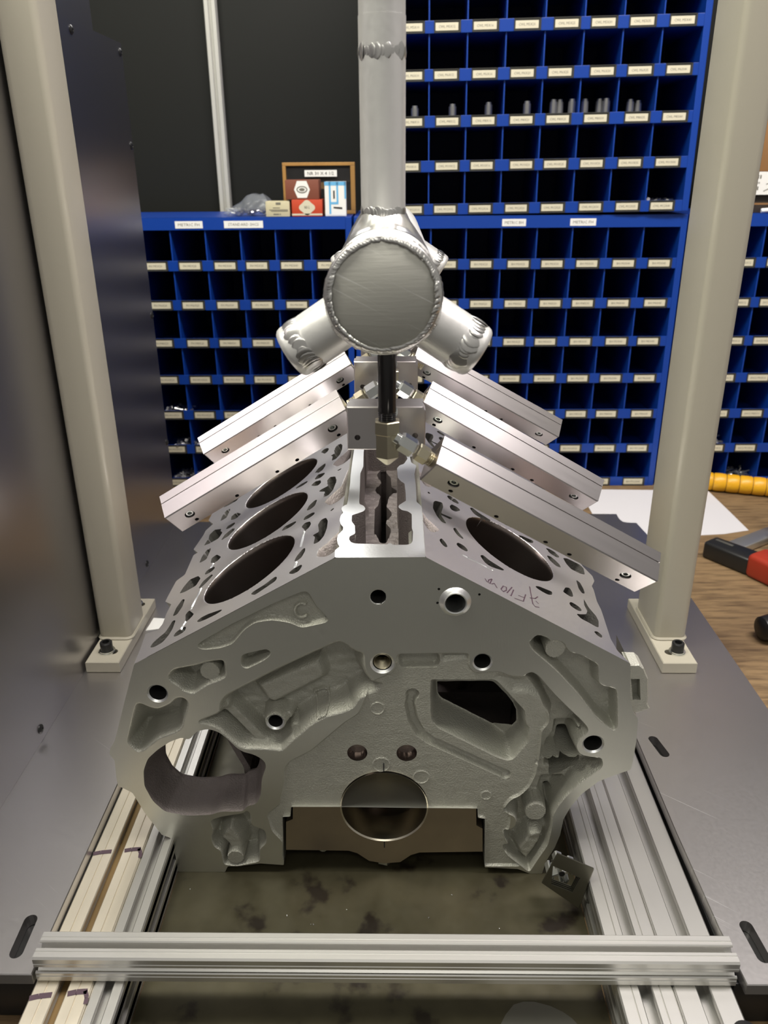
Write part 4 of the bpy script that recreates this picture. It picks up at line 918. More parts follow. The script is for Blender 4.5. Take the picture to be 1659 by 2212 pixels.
carton('cardboard_box', 'large orange-brown cardboard box at far right, topmost of the stack', 'box', 0.640, 0.86, ZT + 0.205, 1.025, 0.16, (MT['cardboard'],), None, z0=ZT + 0.0703)
mb = MB(); mb.tube([(0.678, 1.016, ZT + 0.0042), (0.70, 1.012, ZT + 0.006), (0.73, 1.014, ZT + 0.0045), (0.77, 1.018, ZT + 0.0042)], 0.004, 8)
tag(mb.build('white_tube', MT['white'], None, 50), 'short white tube lying in front of the stacked boxes at far right', 'tube')

# ---------------------------------------------------------------- things on the bench at right
mb = MB()
def f3(a, b, d): return (a, b, 0.0006 - d)
prism(mb, [(0.385, 0.757), (0.551, 0.7561), (0.600, 0.762), (0.6500, 0.7780), (0.6485, 0.870), (0.646, 0.9730), (0.385, 0.984)], [], 0.0004, f3)
tag(mb.build('paper_sheet', MT['paper']), 'blank white sheet of paper lying on the bench below the blue bins', 'paper')
t = thing('yellow_tube', 'dirty yellow ribbed rubber tube lying on the bench at right below the blue bins', 'tube', None, (0.655, 0.978, 0.0))
d = Vector((0.107, -0.035, 0)).normalized()
for i in range(-1, 14):
    p = Vector((0, 0, 0.0188)) + d * (i * 0.0245)
    mb = MB(); mb.lathe(p, p + d, [(0.0006, 0.0168), (0.0022, 0.0180), (0.012, 0.0185), (0.0215, 0.0180), (0.0239, 0.0168)], 24); mb.build('rib', MT['yellow'], t, 40)
p = Vector((0, 0, 0.0188)) - d * 0.0243
mb = MB(); mb.cyl(p, p + d * 0.36, 0.0164, 20); mb.build('core', MT['yelgroove'], t, 40)

t = thing('bar_clamp', 'quick bar clamp with black and red handle lying on the bench at right', 'clamp', None, (0.60, 0.63, 0.0))
off = Vector(t.location)
def seg(name, a, b, wd, z0, z1, m, ch=0.003, wd2=None, extra=None):
    a, b = Vector((*a, 0)) - off, Vector((*b, 0)) - off; dd = (b - a).normalized(); n = Vector((-dd.y, dd.x, 0))
    bm = bmesh.new(); vs = []
    for p, w2 in ((a, wd), (b, wd2 or wd)):
        for s in (-1, 1):
            for z in (z0, z1): vs.append(bm.verts.new(p + n * s * w2 / 2 + Vector((0, 0, z))))
    for f in ((0, 1, 3, 2), (4, 6, 7, 5), (0, 4, 5, 1), (2, 3, 7, 6), (0, 2, 6, 4), (1, 5, 7, 3)): bm.faces.new([vs[i] for i in f])
    bmesh.ops.recalc_face_normals(bm, faces=bm.faces)
    bmesh.ops.bevel(bm, geom=list(bm.edges), offset=ch, segments=3, profile=0.5, affect='EDGES')
    me = bpy.data.meshes.new(name); bm.to_mesh(me); bm.free(); smooth(me, 50)
    return link_mesh(name, me, t, (m,))
seg('jaw_sleeve', (0.541, 0.680), (0.592, 0.612), 0.036, 0.0, 0.030, MT['blackplastic'], 0.005, 0.042)
seg('worn_strip', (0.550, 0.676), (0.569, 0.651), 0.006, 0.0295, 0.0304, MT['gun'], 0.0003)
seg('grip', (0.590, 0.614), (0.650, 0.520), 0.046, 0.0, 0.040, MT['red'], 0.008, 0.060)
seg('clamp_bar', (0.563, 0.672), (0.74, 0.790), 0.030, 0.001, 0.014, MT['anod'], 0.002)
seg('clamp_head', (0.664, 0.700), (0.70, 0.70), 0.05, 0.0141, 0.05, MT['gun'], 0.006)
mb = MB(); p = Vector((0.668, 0.742, 0.046)) - off; mb.lathe(p, p + Vector((0.03, 0.012, 0.0)), [(0, 0.006), (0.004, 0.009), (0.012, 0.009), (0.030, 0.004)], 14); mb.build('chrome_lever', MT['zinc'], t, 40)
mb = MB(); mb.lathe((0.512, 0.406, 0.0195), (0.62, 0.43, 0.0195), [(0, 0.010), (0.004, 0.0165), (0.020, 0.019), (0.09, 0.018), (0.11, 0.012)], 20)
tag(mb.build('black_handle', MT['blackplastic'], None, 40), 'black rubber handle end lying on the bench at the right edge of the picture', 'handle')
mb = MB(); mb.lathe((0.2525, -0.188, 0.0421), (0.2525, -0.188, 0.06), [(0, 0.0095), (0.010, 0.0105), (0.016, 0.0088), (0.018, 0.004)], 24)
tag(mb.build('round_knob', MT['blackplastic'], None, 40), 'dark round knob standing on the end of the right rail, bottom corner', 'knob')
mb = MB(); prism(mb, [(-0.3174, 0.3448), (-0.2997, 0.3494), (-0.2993, 0.3755), (-0.3159, 0.3767)], [], 0.0004, lambda a, b, d: (a, b, 0.0536 - d))
tag(mb.build('paper_tag', MT['white']), 'small white paper tag lying on the left steel plate behind the post foot', 'tag')
rng = random.Random(12); mb = MB()
for x, y in ((-0.0858, -0.0485), (-0.0637, -0.0564), (-0.0612, -0.0573), (0.0388, -0.0495), (-0.1780, -0.0199), (0.0607, -0.0243), (-0.033, -0.0414), (0.10, -0.06), (0.0, -0.10)):
    a = Vector((x, y, 0.0014)); d = Vector((rng.uniform(-1, 1), rng.uniform(-1, 1), 0.2)).normalized() * rng.uniform(0.0006, 0.0016)
    mb.cyl(a, a + d, 0.0004, 6)
tag(mb.build('metal_swarf', MT['bright']), 'tiny bright metal chips scattered on the oily steel sheet', 'swarf', kind='stuff')

# ---------------------------------------------------------------- engine block
eng = thing('engine_block', 'bare cast aluminium engine block with open cylinder bores, standing on the oily steel sheet', 'engine block', None, (0, 0, 0))
FR, LD, RD, VA = DATA['front'], DATA['left'], DATA['right'], DATA['valley']
FR['outline'] = [[{-207.4: -204.5, -195.1: -197.0}.get(p[0], p[0]), max(1.2, {45.9: 46.5, 35.7: 42.8}.get(p[1], p[1]) if p[0] in (-207.4, -195.1) else p[1])] for p in FR['outline']]
FY = lambda Q, D: np.c_[Q[:, 0], D, Q[:, 1]]
HF = lambda Q: 0
def rad(k): return math.dist(FR[k][0], FR[k][1])
def fc(k): return FR[k][0]
bore = FR['bore'][0]
dn, rr_ = 1, 1
CL = {k: Pf(FR[k], None) for k in ('drec', 'rr', 'pent', 'll', 'r5')}
feats = [
    Pf(FR['E'], 2.2, 1.6, 1, noise=0.10),
    Pf(FR['E2'], 7.0, 9.0, 1, noise=0.25, snap=False),
    Pf(FR['cpad'], 5.0, 2.2, 1, noise=0.25),
    Sf(FR['cletter'], 1.5, 0, 0.7, 1, rel=3.4),
    Pf(FR['slot'], 13.0, 4.0, 1, noise=0.3, snap=True),
    Pf(FR['r3'], 22.0, 9.0, 1, noise=0.5, snap=True),
    Cf(fc('r3boss'), rad('r3boss'), 3.0, 1.0, 1),
    Pf(FR['r4'], lambda P: 20 + 12 * np.clip((175 - P[:, 1]) / 20, 0, 1), 9.0, 1, noise=0.5, snap=True),
    Pf(FR['drec'], 25.0, 12.0, 1, noise=0.6, snap=True),
    Pf(FR['dpad'], 14.0, 9.0, 1, noise=0.3, clip=CL['drec']),
    Sf(FR['dletter'], 1.4, 0, 0.7, 1, rel=3.2, clip=CL['drec']),
    Sf(FR['drib'], 8.0, 9.0, 5.0, 1, noise=0.4, clip=CL['drec']),
    Cf(fc('dknob'), 7.5, 4.0, 6.0, 1, noise=0.3, clip=CL['drec']),
    Cf(fc('dboss2'), 7.5, 10.0, 5.0, 1, clip=CL['drec']), Cf(fc('dboss3'), 7.0, 9.0, 5.0, 1, clip=CL['drec']),
    Cf(fc('dboss'), rad('dboss') + 1.5, 4.0, 3.0, 1, clip=CL['drec']),
    Pf(FR['ll'], 24.0, 6.0, 1, noise=0.6, snap=True),
    Pf(FR['llblob'], 6.0, 9.0, 1, noise=0.5, snap=False, clip=CL['ll']),
    Cf(fc('llboss'), rad('llboss'), 0.6, 1.0, 1),
    Pf(FR['pk1'], 9.0, 2.0, 1), Pf(FR['pk2'], 6.0, 5.0, 1, noise=0.3, snap=True),
    Pf(FR['rr'], 20.0, 5.0, 1, noise=0.6, snap=True),
    Pf(FR['rrdark1'], 30.0, 5.0, 1, noise=0.4, clip=CL['rr']), Pf(FR['rrdark2'], 30.0, 6.0, 1, noise=0.4, clip=CL['rr']),
    Pf(FR['rrd1'], 75.0, 2.5, 1, clip=CL['rr'], cm=3.0), Pf(FR['rrd2'], 70.0, 2.5, 1, clip=CL['rr'], cm=3.0),
    Pf(FR['rrlump'], 7.0, 5.0, 1, noise=0.4, clip=CL['rr']),
    Pf(FR['rrslope'], lambda P: 14 - 8 * np.clip((P[:, 0] - 160) / 35, 0, 1), 8.0, 1, noise=0.3, clip=CL['rr']),
    Pf(FR['rrlight'], 8.0, 6.0, 1, clip=CL['rr']), Pf(FR['rrblob'], 4.0, 9.0, 1, noise=0.7, clip=CL['rr']),
    Cf(fc('rrboss'), rad('rrboss'), 1.0, 1.0, 1),
    Sf(FR['rrib'], 2.6, 5.0, 2.5, 1),
    Pf(FR['r5'], 14.0, 5.0, 1, noise=0.3, snap=True),
    Pf(FR['r5dark'], 26.0, 4.0, 1, clip=CL['r5']),
    Cf(fc('r5boss'), rad('r5boss'), 1.2, 1.0, 1),
    Sf(FR['groove'], 4.7, 8.0, 2.5, 1, snap=True, noise=0.2),
    Cf(FR['groove'][0], 6.0, 8.5, 2.5, 1), Cf(FR['groove'][-1], 5.0, 7.0, 2.5, 1),
    Pf(FR['pent'], lambda P: 38 - 12 * np.clip((P[:, 0] - 100) / 22, 0, 1) * np.clip((176 - P[:, 1]) / 20, 0, 1), 7.0, 1, noise=0.5, snap=True),
]
for k in ('E',): pass
for c in FR['marks']:
    r = math.dist(*c)
    feats += [Cf(c[0], r, 1.5, 0.5, 1), Cf(c[0], r - 1.0, 2.2, 0.5, 1)]
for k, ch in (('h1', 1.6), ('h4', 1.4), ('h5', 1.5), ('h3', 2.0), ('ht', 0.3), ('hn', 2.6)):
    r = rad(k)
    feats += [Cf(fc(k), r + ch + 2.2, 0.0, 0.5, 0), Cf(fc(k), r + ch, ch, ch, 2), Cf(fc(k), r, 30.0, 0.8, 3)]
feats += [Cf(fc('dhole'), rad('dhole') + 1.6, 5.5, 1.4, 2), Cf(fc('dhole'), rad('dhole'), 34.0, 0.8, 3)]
for k in ('dw1', 'dw2'): feats += [Cf(fc(k), rad(k) - 0.3, 12.0, 0.7, 4)]
for k in ('d1', 'd2', 'd3'): feats += [Cf(fc(k), 1.1, 3.0, 0.6, 3)]
feats += [Pf(FR[k_], None, 1.0, None, through=True, snap=True, clip=CL[c_], cm=7.5) for k_, c_ in (('pentdark', 'pent'),)]
feats += [Pf(FR['starter'], None, 1.0, None, through=True, snap=True), Cf(bore, 39.6, None, 1.0, None, through=True, snap=True)]
relief('front_face', FR['outline'], feats, 0.8, FY, (MT['machined'], MT['cast'], MT['bright'], MT['hole_shade'], MT['liner']), eng)

mb = MB()
walls(mb, FR['outline'], [0, 46], [1, 1], FY, keep=lambda q: q[1] < 200.0)
walls(mb, FR['outline'], [0, 9], [1, 1], FY, keep=lambda q: 199.0 < q[1] < 231.0); mb.build('flange_edge', MT['machined'], eng)
mb = MB()
walls(mb, FR['starter'], [0, 4, 13, 24, 34, 37, 40, 43], [1, 0.985, 0.955, 0.915, 0.875, 0.84, 0.85, 0.88], FY, rnd=2.0)
mb.build('starter_opening', MT['castrough'], eng, 50)
# bolt and dowel sleeves
c = fc('hn'); mb = MB()
p = Vector((c[0] / 1000, 0, c[1] / 1000)); r = rad('hn') / 1000
mb.lathe(p + Vector((0, 0.02, 0)), p, [(0, r * 0.80), (0.0228, r * 0.80), (0.0232, r * 0.9), (0.0222, r), (0.0205, r * 1.22), (0.0200, r * 1.25), (0, r * 1.25)], 32, cap=False); mb.build('coolant_sleeve', MT['bright'], eng, 30)
c = fc('h3'); p = Vector((c[0] / 1000, 0, c[1] / 1000)); r = rad('h3') / 1000
mb = MB(); pr = []
for i in range(12): pr += [(0.001 + i * 0.0016, r * 0.97), (0.0018 + i * 0.0016, r * 0.88)]
mb.lathe(p + Vector((0, 0.0215, 0)), p, pr, 28, cap=False); mb.build('thread_insert', MT['gold'], eng, 20)

# main bore and bearing cap
mb = MB(); n = 64; V = []; F = []
for y, r in ((0.0, 0.0396), (0.0012, 0.0384), (0.030, 0.0384), (0.0301, 0.046), (0.085, 0.046), (0.0851, 0.0384), (0.115, 0.0384)):
    V += [(r * math.cos(2 * math.pi * k / n), y, bore[1] / 1000 + r * math.sin(2 * math.pi * k / n)) for k in range(n)]
for i in range(6): F += [(i * n + k, i * n + (k + 1) % n, (i + 1) * n + (k + 1) % n, (i + 1) * n + k) for k in range(n)]
mb.add(V, F); mb.build('main_bore', MT['shell'], eng, 30)
mb = MB()
capo = [(a / 1000, b / 1000) for a, b in FR['cap']]
zc = bore[1] / 1000 + 0.0005
left = [p for p in capo]
arc = [(0.0398 * math.cos(a), zc + 0.0398 * math.sin(a)) for a in np.linspace(0, -math.pi, 40)]
outl = left + arc
prism(mb, outl, [], 0.024, lambda a, b, d: (a, 0.003 + d, b))
mb.build('main_bearing_cap', MT['capsteel'], eng, 25)
mb = MB(); mb.cyl((0.0, 0.012, 0.0105), (0.0, 0.012, 0.0060), 0.0085, 6); mb.build('cap_bolt', MT['screw'], eng)
mb = MB(); mb.cyl((-0.058, 0.012, 0.0255), (-0.058, 0.012, 0.0195), 0.0048, 12); mb.build('cap_bolt', MT['screw'], eng)
for z, h in ((0.1215, 0.006), (0.0020, 0.006)):
    pass
mb = MB(); mb.box((-0.0006, -0.0001, bore[1] / 1000 + 0.0410), (0.0004, 0.0005, bore[1] / 1000 + 0.0500)); mb.box((-0.0007, 0.0025, bore[1] / 1000 - 0.0500), (0.0003, 0.0031, bore[1] / 1000 - 0.0425)); mb.build('scribe_mark', MT['ink'], eng)
# boss on the right flank
mb = MB()
ob = [(a / 1000, b / 1000) for a, b in FR['sideboss']]; pk = [(a / 1000, b / 1000) for a, b in FR['sidepk']]
prism(mb, ob, [pk], 0.020, lambda a, b, d: (a, 0.004 + d, b), ch=0.001); mb.add([(a, 0.014, b) for a, b in pk], [tuple(range(len(pk)))])
mb.build('side_boss', MT['cast'], eng)

# ------------------------------------------------ decks
a30 = math.radians(30)
def deckmap(O, s):
    u = np.array([s * math.cos(a30), 0, -math.sin(a30)]); n = np.array([s * math.sin(a30), 0, math.cos(a30)]); O = np.array(O)
    return lambda Q, D: O + Q[:, :1] * u + np.c_[np.zeros(len(Q)), Q[:, 1], np.zeros(len(Q))] - np.reshape(D, (-1, 1)) * n
LF, RF = deckmap((-0.0365, 0, 0.3300), -1), deckmap((0.0340, 0, 0.3303), 1)
SH = lambda pts, dv, du=0.0: [[p[0] + du, p[1] + dv] for p in pts]
LB = [(95.9, 75.7), (94.8, 181.3), (94.8, 286.9)]; RB = [(95.7, 116.2), (95.7, 222.0), (95.7, 328.0)]
BR = 47.5
def deck(name, side, fm, holes, cast, grooves, bores, outer, yend, flip):
    fe = []
    for c in cast: fe.append(Pf(c, lambda P: 13.0, 7.0, 1, noise=1.0, snap=True))
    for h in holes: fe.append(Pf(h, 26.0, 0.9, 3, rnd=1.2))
    for g in grooves: fe.append(Sf(g, 1.3, 1.2, 0.5, 2))
    for b in bores:
        fe.append(Cf(b, BR + 0.4, 0.4, 0.4, 0)); fe.append(Cf(b, BR, None, 1, None, through=True, snap=True))
    ol = [[0.0, 0.0], [195.9, 0.0]] + outer + [[188, yend], [0, yend]]
    relief(name, ol, fe, 0.9, fm, (MT['deckface'], MT['castrough'], MT['bright'], MT['jacket_shade']), eng, rnd=0.8, flip=flip)
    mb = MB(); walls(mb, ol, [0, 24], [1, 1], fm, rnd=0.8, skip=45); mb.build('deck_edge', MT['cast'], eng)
    for b in bores:
        n = 72; V = []; F = []
        for d, r in ((0.3, BR + 0.3), (0.7, BR + 0.05), (6, BR), (135, BR), (135.1, 20)):
            q = np.array([[b[0] + r * math.cos(2 * math.pi * k / n), b[1] + r * math.sin(2 * math.pi * k / n)] for k in range(n)])
            V += [tuple(v) for v in fm(q * 0.001, np.full(n, (d + 0.05) * 0.001))]
        for i in range(4): F += [(i * n + k, i * n + (k + 1) % n, (i + 1) * n + (k + 1) % n, (i + 1) * n + k) for k in range(n)]
        mb = MB(); mb.add(V, F); mb.build('cylinder_liner', MT['liner'], eng, 40)
lh = list(LD['h'].values())
pitch = 105.7
more = [SH(LD['h'][k], pitch) for k in ('h', 'n', 'j', 'k', 'l', 'm', 'q')] + [SH(LD['h'][k], 2 * pitch) for k in ('h', 'n', 'k', 'b', 'r', 'q', 'l')] + [SH(LD['h'][k], pitch) for k in ('r', 'x', 'q')][:0]
deck('left_deck', -1, LF, lh + more, [LD['cast1'], LD['cast2'], SH(LD['cast2'], pitch)], [LD['gr'][i:i + 2] for i in range(0, len(LD['gr']), 2)], LB, [p for p in LD['outer'] if p[1] > 20][:] + [[186, 275], [199, 300], [199, 340]], 362, True)
rh = list(RD['h'].values())
morer = [SH(RD['h'][k], pitch) for k in ('b', 'c', 'e', 'f', 'g', 'h', 'j', 'l', 'm', 'o', 'p', 'q', 'r')] + [SH(RD['h'][k], 2 * pitch) for k in ('b', 'c', 'f', 'g', 'h', 'j', 'l', 'm', 'o', 'p', 'q')]
deck('right_deck', 1, RF, rh + morer, [RD['cast1'], SH(RD['cast1'], pitch), SH(RD['cast1'], 2 * pitch)], [RD['gr']], RB, [p for p in RD['outer'] if p[1] > 5] + [[188, 190], [200, 215], [200, 262], [188, 275], [190, 300], [200, 330]], 402, False)
# marker handwriting on the right deck
mb = MB()
for s in RD['pen']:
    s = [np.array(p) for p in s]
    for i in range(len(s) - 1):
        a, b = s[i], s[i + 1]; d = (b - a) / (np.linalg.norm(b - a) + 1e-9); n = np.array([-d[1], d[0]]) * 0.55
        q = np.array([a - n - d * .3, b - n + d * .3, b + n + d * .3, a + n - d * .3])
        mb.add([tuple(v) for v in RF(q * 0.001, np.full(4, -0.0001))], [(0, 1, 2, 3)])
tag(mb.build('handwriting', MT['marker'], eng), 'handwritten words 4 Flow in faded violet marker')

# ------------------------------------------------ valley
ZV = 0.3300
VF = lambda Q, D: np.c_[Q[:, 0], Q[:, 1], ZV - np.reshape(D, -1)]
ol = [list(p) for p in VA['outer']] + [[-34.2, 360], [30, 360]] + [list(p) for p in VA['outerR']][::-1]
ol[0] = [-36.5, 0.0]; ol[-1] = [34.0, 0.0]
inn = [[-23.0, 345]] + VA['innerL'] + VA['innerR'] + [[22, 260], [22, 345]]
relief('valley_rail', ol, [Pf(inn, None, 1, None, through=True, snap=True, rnd=1.0)], 0.8, VF, (MT['bright'],), eng, rnd=0.8, flip=(area2(ol) < 0 and False))
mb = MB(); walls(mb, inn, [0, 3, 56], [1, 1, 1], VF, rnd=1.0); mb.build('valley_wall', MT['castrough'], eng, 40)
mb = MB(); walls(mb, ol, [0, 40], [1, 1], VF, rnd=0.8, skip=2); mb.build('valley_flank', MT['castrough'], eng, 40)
VF2 = lambda Q, D: np.c_[Q[:, 0], Q[:, 1], 0.2755 - np.reshape(D, -1)]
box = [[-46, 2], [46, 2], [46, 360], [-46, 360]]
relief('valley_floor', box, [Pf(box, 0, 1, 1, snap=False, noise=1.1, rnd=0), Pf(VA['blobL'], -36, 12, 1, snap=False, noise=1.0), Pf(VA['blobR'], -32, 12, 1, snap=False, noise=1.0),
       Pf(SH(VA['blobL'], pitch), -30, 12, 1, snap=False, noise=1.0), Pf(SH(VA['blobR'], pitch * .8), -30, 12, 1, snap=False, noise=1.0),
       Pf(VA['slot'], None, 1, None, through=True, snap=True)], 1.0, VF2, (MT['jacket_shade'], MT['castrough']), eng, rnd=0)
mb = MB(); walls(mb, VA['slot'], [0, 60], [1, 1], VF2, rnd=2.0); mb.build('oil_slot', MT['castrough'], eng, 40)
mb = MB(); mb.box((-0.03, 0.1, 0.205), (0.03, 0.37, 0.2065)); mb.build('slot_shade_sheet', MT['hole_shade'], eng)  # added near-black sheet standing in for shade below the slot

# ------------------------------------------------ crankcase body behind the flange
def skin(pts, y0, y1, t=0.006):
    out = pts + [(x + (t if x < 0 else -t), z) for x, z in pts[::-1]]
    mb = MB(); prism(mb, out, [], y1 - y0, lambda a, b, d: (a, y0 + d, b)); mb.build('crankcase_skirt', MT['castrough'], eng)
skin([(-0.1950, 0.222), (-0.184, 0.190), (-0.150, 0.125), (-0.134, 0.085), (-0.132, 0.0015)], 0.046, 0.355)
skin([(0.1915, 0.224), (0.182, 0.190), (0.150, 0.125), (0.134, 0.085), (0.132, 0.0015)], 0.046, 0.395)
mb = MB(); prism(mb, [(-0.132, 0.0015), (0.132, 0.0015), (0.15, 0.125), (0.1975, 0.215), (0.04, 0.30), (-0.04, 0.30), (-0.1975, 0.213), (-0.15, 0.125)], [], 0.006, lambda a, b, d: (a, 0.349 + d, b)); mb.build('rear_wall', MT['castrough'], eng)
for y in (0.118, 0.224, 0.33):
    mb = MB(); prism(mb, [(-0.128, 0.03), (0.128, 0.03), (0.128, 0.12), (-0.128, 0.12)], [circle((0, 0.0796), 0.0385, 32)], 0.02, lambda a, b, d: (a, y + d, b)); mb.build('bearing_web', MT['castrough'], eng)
for x, y in ((-0.196, 0.010), ):
    mb = MB(); mb.box((-0.2405, 0.012, 0.118), (-0.228, 0.040, 0.136), ch=0.002); mb.build('side_lug', MT['cast'], eng)

# ---------------------------------------------------------------- shim stack leaning beside the block
t = thing('shim_stack', 'fanned stack of dark steel plates with square window, leaning by the block right foot', 'plates', None, (0.155, -0.043, 0.001))
off = Vector(t.location)
quad = [(0.1467, 0.0760), (0.1787, 0.0590), (0.1700, 0.0124), (0.1358, 0.0420)]; win = [(0.1440, 0.0618), (0.1684, 0.0480), (0.1632, 0.0312), (0.1440, 0.0405)]
for i in range(4):
    mb = MB(); dx, dz = 0.0008 * i, -0.0026 * i
    prism(mb, [(a + dx, b + dz) for a, b in quad], [win], 0.0012, lambda a, b, d: (a - off.x, -0.0480 + 0.0021 * i + d - off.y, b - off.z), ch=0.0002); mb.build('shim_plate', MT['shim'], t)
mb = MB(); c0 = Vector((0.1548, 0, 0.0425)); ca, sa = math.cos(math.radians(-27)), math.sin(math.radians(-27))
profile(mb, 0.0195, 0.0195, lambda a, b, l: (c0.x + (a - 0.00975) * ca - (b - 0.00975) * sa - off.x, -0.0385 + l - off.y, c0.z + (a - 0.00975) * sa + (b - 0.00975) * ca - off.z), 0.014, kw=dict(s=0.006, lip=0.002, cav=0.013, dep=0.0085), kh=dict(s=0.006, lip=0.002, cav=0.013, dep=0.0085))
mb.build('profile_offcut', MT['bright'], t)
mb = MB(); p = Vector((c0.x, -0.0388, c0.z)) - off; mb.cyl(p, p + Vector((0, 0.001, 0)), 0.0026, 16); mb.build('core_hole_shade', MT['hole_shade'], t)  # flat dark disc painted as the shade of the profile's core hole

# ---------------------------------------------------------------- hanging flow fixture
man = thing('flow_manifold', 'welded aluminium tube manifold with round end plate, hanging above the engine block', 'manifold', None, (0.0038, -0.075, 0.5386))
off = Vector(man.location)
def W(x, y, z): return Vector((x, y, z)) - off
DC = Vector((0.0038, 0, 0.5386)); DR = 0.0345
mb = MB(); mb.lathe(W(DC.x, -0.0735, DC.z), W(DC.x, 0.42, DC.z), [(0, DR - 0.0006), (0.0006, DR), (0.4929, DR), (0.4935, DR - 0.0006)], 64); mb.build('drum', MT['weldalu'], man, 40)
mb = MB(); mb.lathe(W(DC.x, -0.0752, DC.z), W(DC.x, 0, DC.z), [(0, DR - 0.0028), (0.0004, DR - 0.0022), (0.0016, DR - 0.0022)], 64); mb.build('end_plate', MT['endcap'], man, 40)
def bead(pts, nrm, r, step, name='weld_bead', seed=0, wide=1.0, h=0.45, part=None, vary=0.12, tl=0.30):
    """a weld laid as overlapping shingled puddles along a closed path"""
    rng = random.Random(seed); m = len(pts); mb = MB(); acc = 0.0; i = 0
    L = [(Vector(pts[(k + 1) % m]) - Vector(pts[k])).length for k in range(m)]
    tot = sum(L); s_ = 0.0; k = 0; base = 0.0
    while s_ < tot:
        while base + L[k] < s_: base += L[k]; k += 1
        p = Vector(pts[k]).lerp(Vector(pts[(k + 1) % m]), (s_ - base) / L[k])
        t = (Vector(pts[(k + 1) % m]) - Vector(pts[k])).normalized(); n = Vector(nrm[k]).normalized(); c = t.cross(n).normalized(); n = c.cross(t)
        fr = s_ / tot; s_ += step * rng.uniform(0.85, 1.15)
        if part and not part(fr): continue
        rr = r * (1 + rng.uniform(-vary, vary) + 0.10 * math.sin(fr * 40 + seed)); o = p + c * rng.uniform(-0.1, 0.1) * r
        t2 = (t * math.cos(tl) + n * math.sin(tl)); n2 = (n * math.cos(tl) - t * math.sin(tl))
        V, F = [], []; A, B = 14, 5
        for b_ in range(B):
            be = (b_ / B) * math.pi / 2
            for a_ in range(A):
                al = 2 * math.pi * a_ / A
                V.append(o + (t2 * math.cos(al) * rr + c * math.sin(al) * rr * wide) * math.cos(be) + n2 * rr * h * math.sin(be) - n * rr * 0.1)
        V.append(o + n2 * rr * h - n * rr * 0.1)
        for b_ in range(B - 1):
            for a_ in range(A): F.append((b_ * A + a_, b_ * A + (a_ + 1) % A, (b_ + 1) * A + (a_ + 1) % A, (b_ + 1) * A + a_))
        F += [((B - 1) * A + a_, (B - 1) * A + (a_ + 1) % A, B * A) for a_ in range(A)]
        mb.add(V, F)
    return tag(mb.build(name, MT['weld'], man, 60), kind='stuff')
N = 240
cs = [(math.cos(2 * math.pi * k / N), math.sin(2 * math.pi * k / N)) for k in range(N)]
mb = MB(); mb.tube([W(DC.x + (DR - 0.0016) * c, -0.0736, DC.z + (DR - 0.0016) * s_) for c, s_ in cs], 0.0022, 10, closed=True); mb.build('rim_weld', MT['weld'], man, 60)
bead([W(DC.x + (DR - 0.0014) * c, -0.0742, DC.z + (DR - 0.0014) * s_) for c, s_ in cs], [(0.75 * c, -0.7, 0.75 * s_) for c, s_ in cs], 0.0034, 0.0018, seed=1, wide=0.95, h=0.42)
# vertical tube, two lengths welded together
TX, TY, TR = 0.0030, 0.0045, 0.01455
mb = MB(); mb.cyl(W(TX, TY, 0.565), W(TX, TY, 0.676), TR, 48); mb.build('vertical_tube', MT['weldalu'], man, 40)
mb = MB(); mb.cyl(W(TX, TY, 0.676), W(TX, TY, 0.693), TR * 1.005, 48); mb.cyl(W(TX, TY, 0.693), W(TX, TY, 1.2), TR * 0.985, 48); mb.build('upper_tube', MT['weldalu'], man, 40)
mb = MB(); mb.cyl(W(TX, TY, 0.7025), W(TX, TY, 0.73), TR * 1.03, 48); mb.build('top_collar', MT['endcap'], man, 40)
rng = random.Random(2)
def ringpts(c, ax, r, n, jit=0.0, wave=None):
    ax = Vector(ax).normalized(); e = ax.orthogonal().normalized(); g = ax.cross(e); o = []
    for k in range(n):
        a = 2 * math.pi * k / n
        o.append(Vector(c) + (e * math.cos(a) + g * math.sin(a)) * r + ax * (wave(a) if wave else 0))
    return o
def radial(c, ax, pts): return [(Vector(p) - Vector(c)) - Vector(ax) * (Vector(p) - Vector(c)).dot(Vector(ax)) for p in pts]
c_ = W(TX, TY, 0.6735); rp = ringpts(c_, (0, 0, 1), TR - 0.0004, 120)
bead(rp, radial(c_, (0, 0, 1), rp), 0.0044, 0.0030, seed=3, wide=1.15, h=0.20, vary=0.25, tl=0.10)
# saddle weld: flared fillet from the drum up to the tube
K = 72; V = []; F = []
prof = ((2.05, 0.0, 0.0002), (1.75, 0.25, 0.0006), (1.45, 0.5, 0.0010), (1.22, 0.75, 0.0008), (1.08, 0.92, 0.0006), (1.0, 1.0, 0.0002))
rng = random.Random(6); ztop = DC.z + DR + 0.0085
for kk, f_, am in prof:
    for k in range(K):
        a = 2 * math.pi * k / K; x = TX - DC.x + TR * kk * math.cos(a); y = TY + TR * kk * math.sin(a) * 0.92
        zs = DC.z + math.sqrt(max(DR ** 2 - min(x * x, (DR * 0.985) ** 2), 1e-6)) + 0.0003
        z = zs + (ztop - zs) * f_ ** 1.6 + am * math.sin(5 * a + 7 * f_) + rng.uniform(-1, 1) * am * 0.35
        V.append(W(DC.x + x, y, z))
for i in range(len(prof) - 1):
    for k in range(K): F.append((i * K + k, i * K + (k + 1) % K, (i + 1) * K + (k + 1) % K, (i + 1) * K + k))
mb = MB(); mb.add(V, F); mb.build('saddle_weld', MT['weld'], man, 70)
c_ = W(TX, TY, ztop - 0.0006); rp = ringpts(c_, (0, 0, 1), TR, 120)
bead(rp, radial(c_, (0, 0, 1), rp), 0.0034, 0.0028, seed=5, wide=1.2, h=0.20, vary=0.25, tl=0.10)
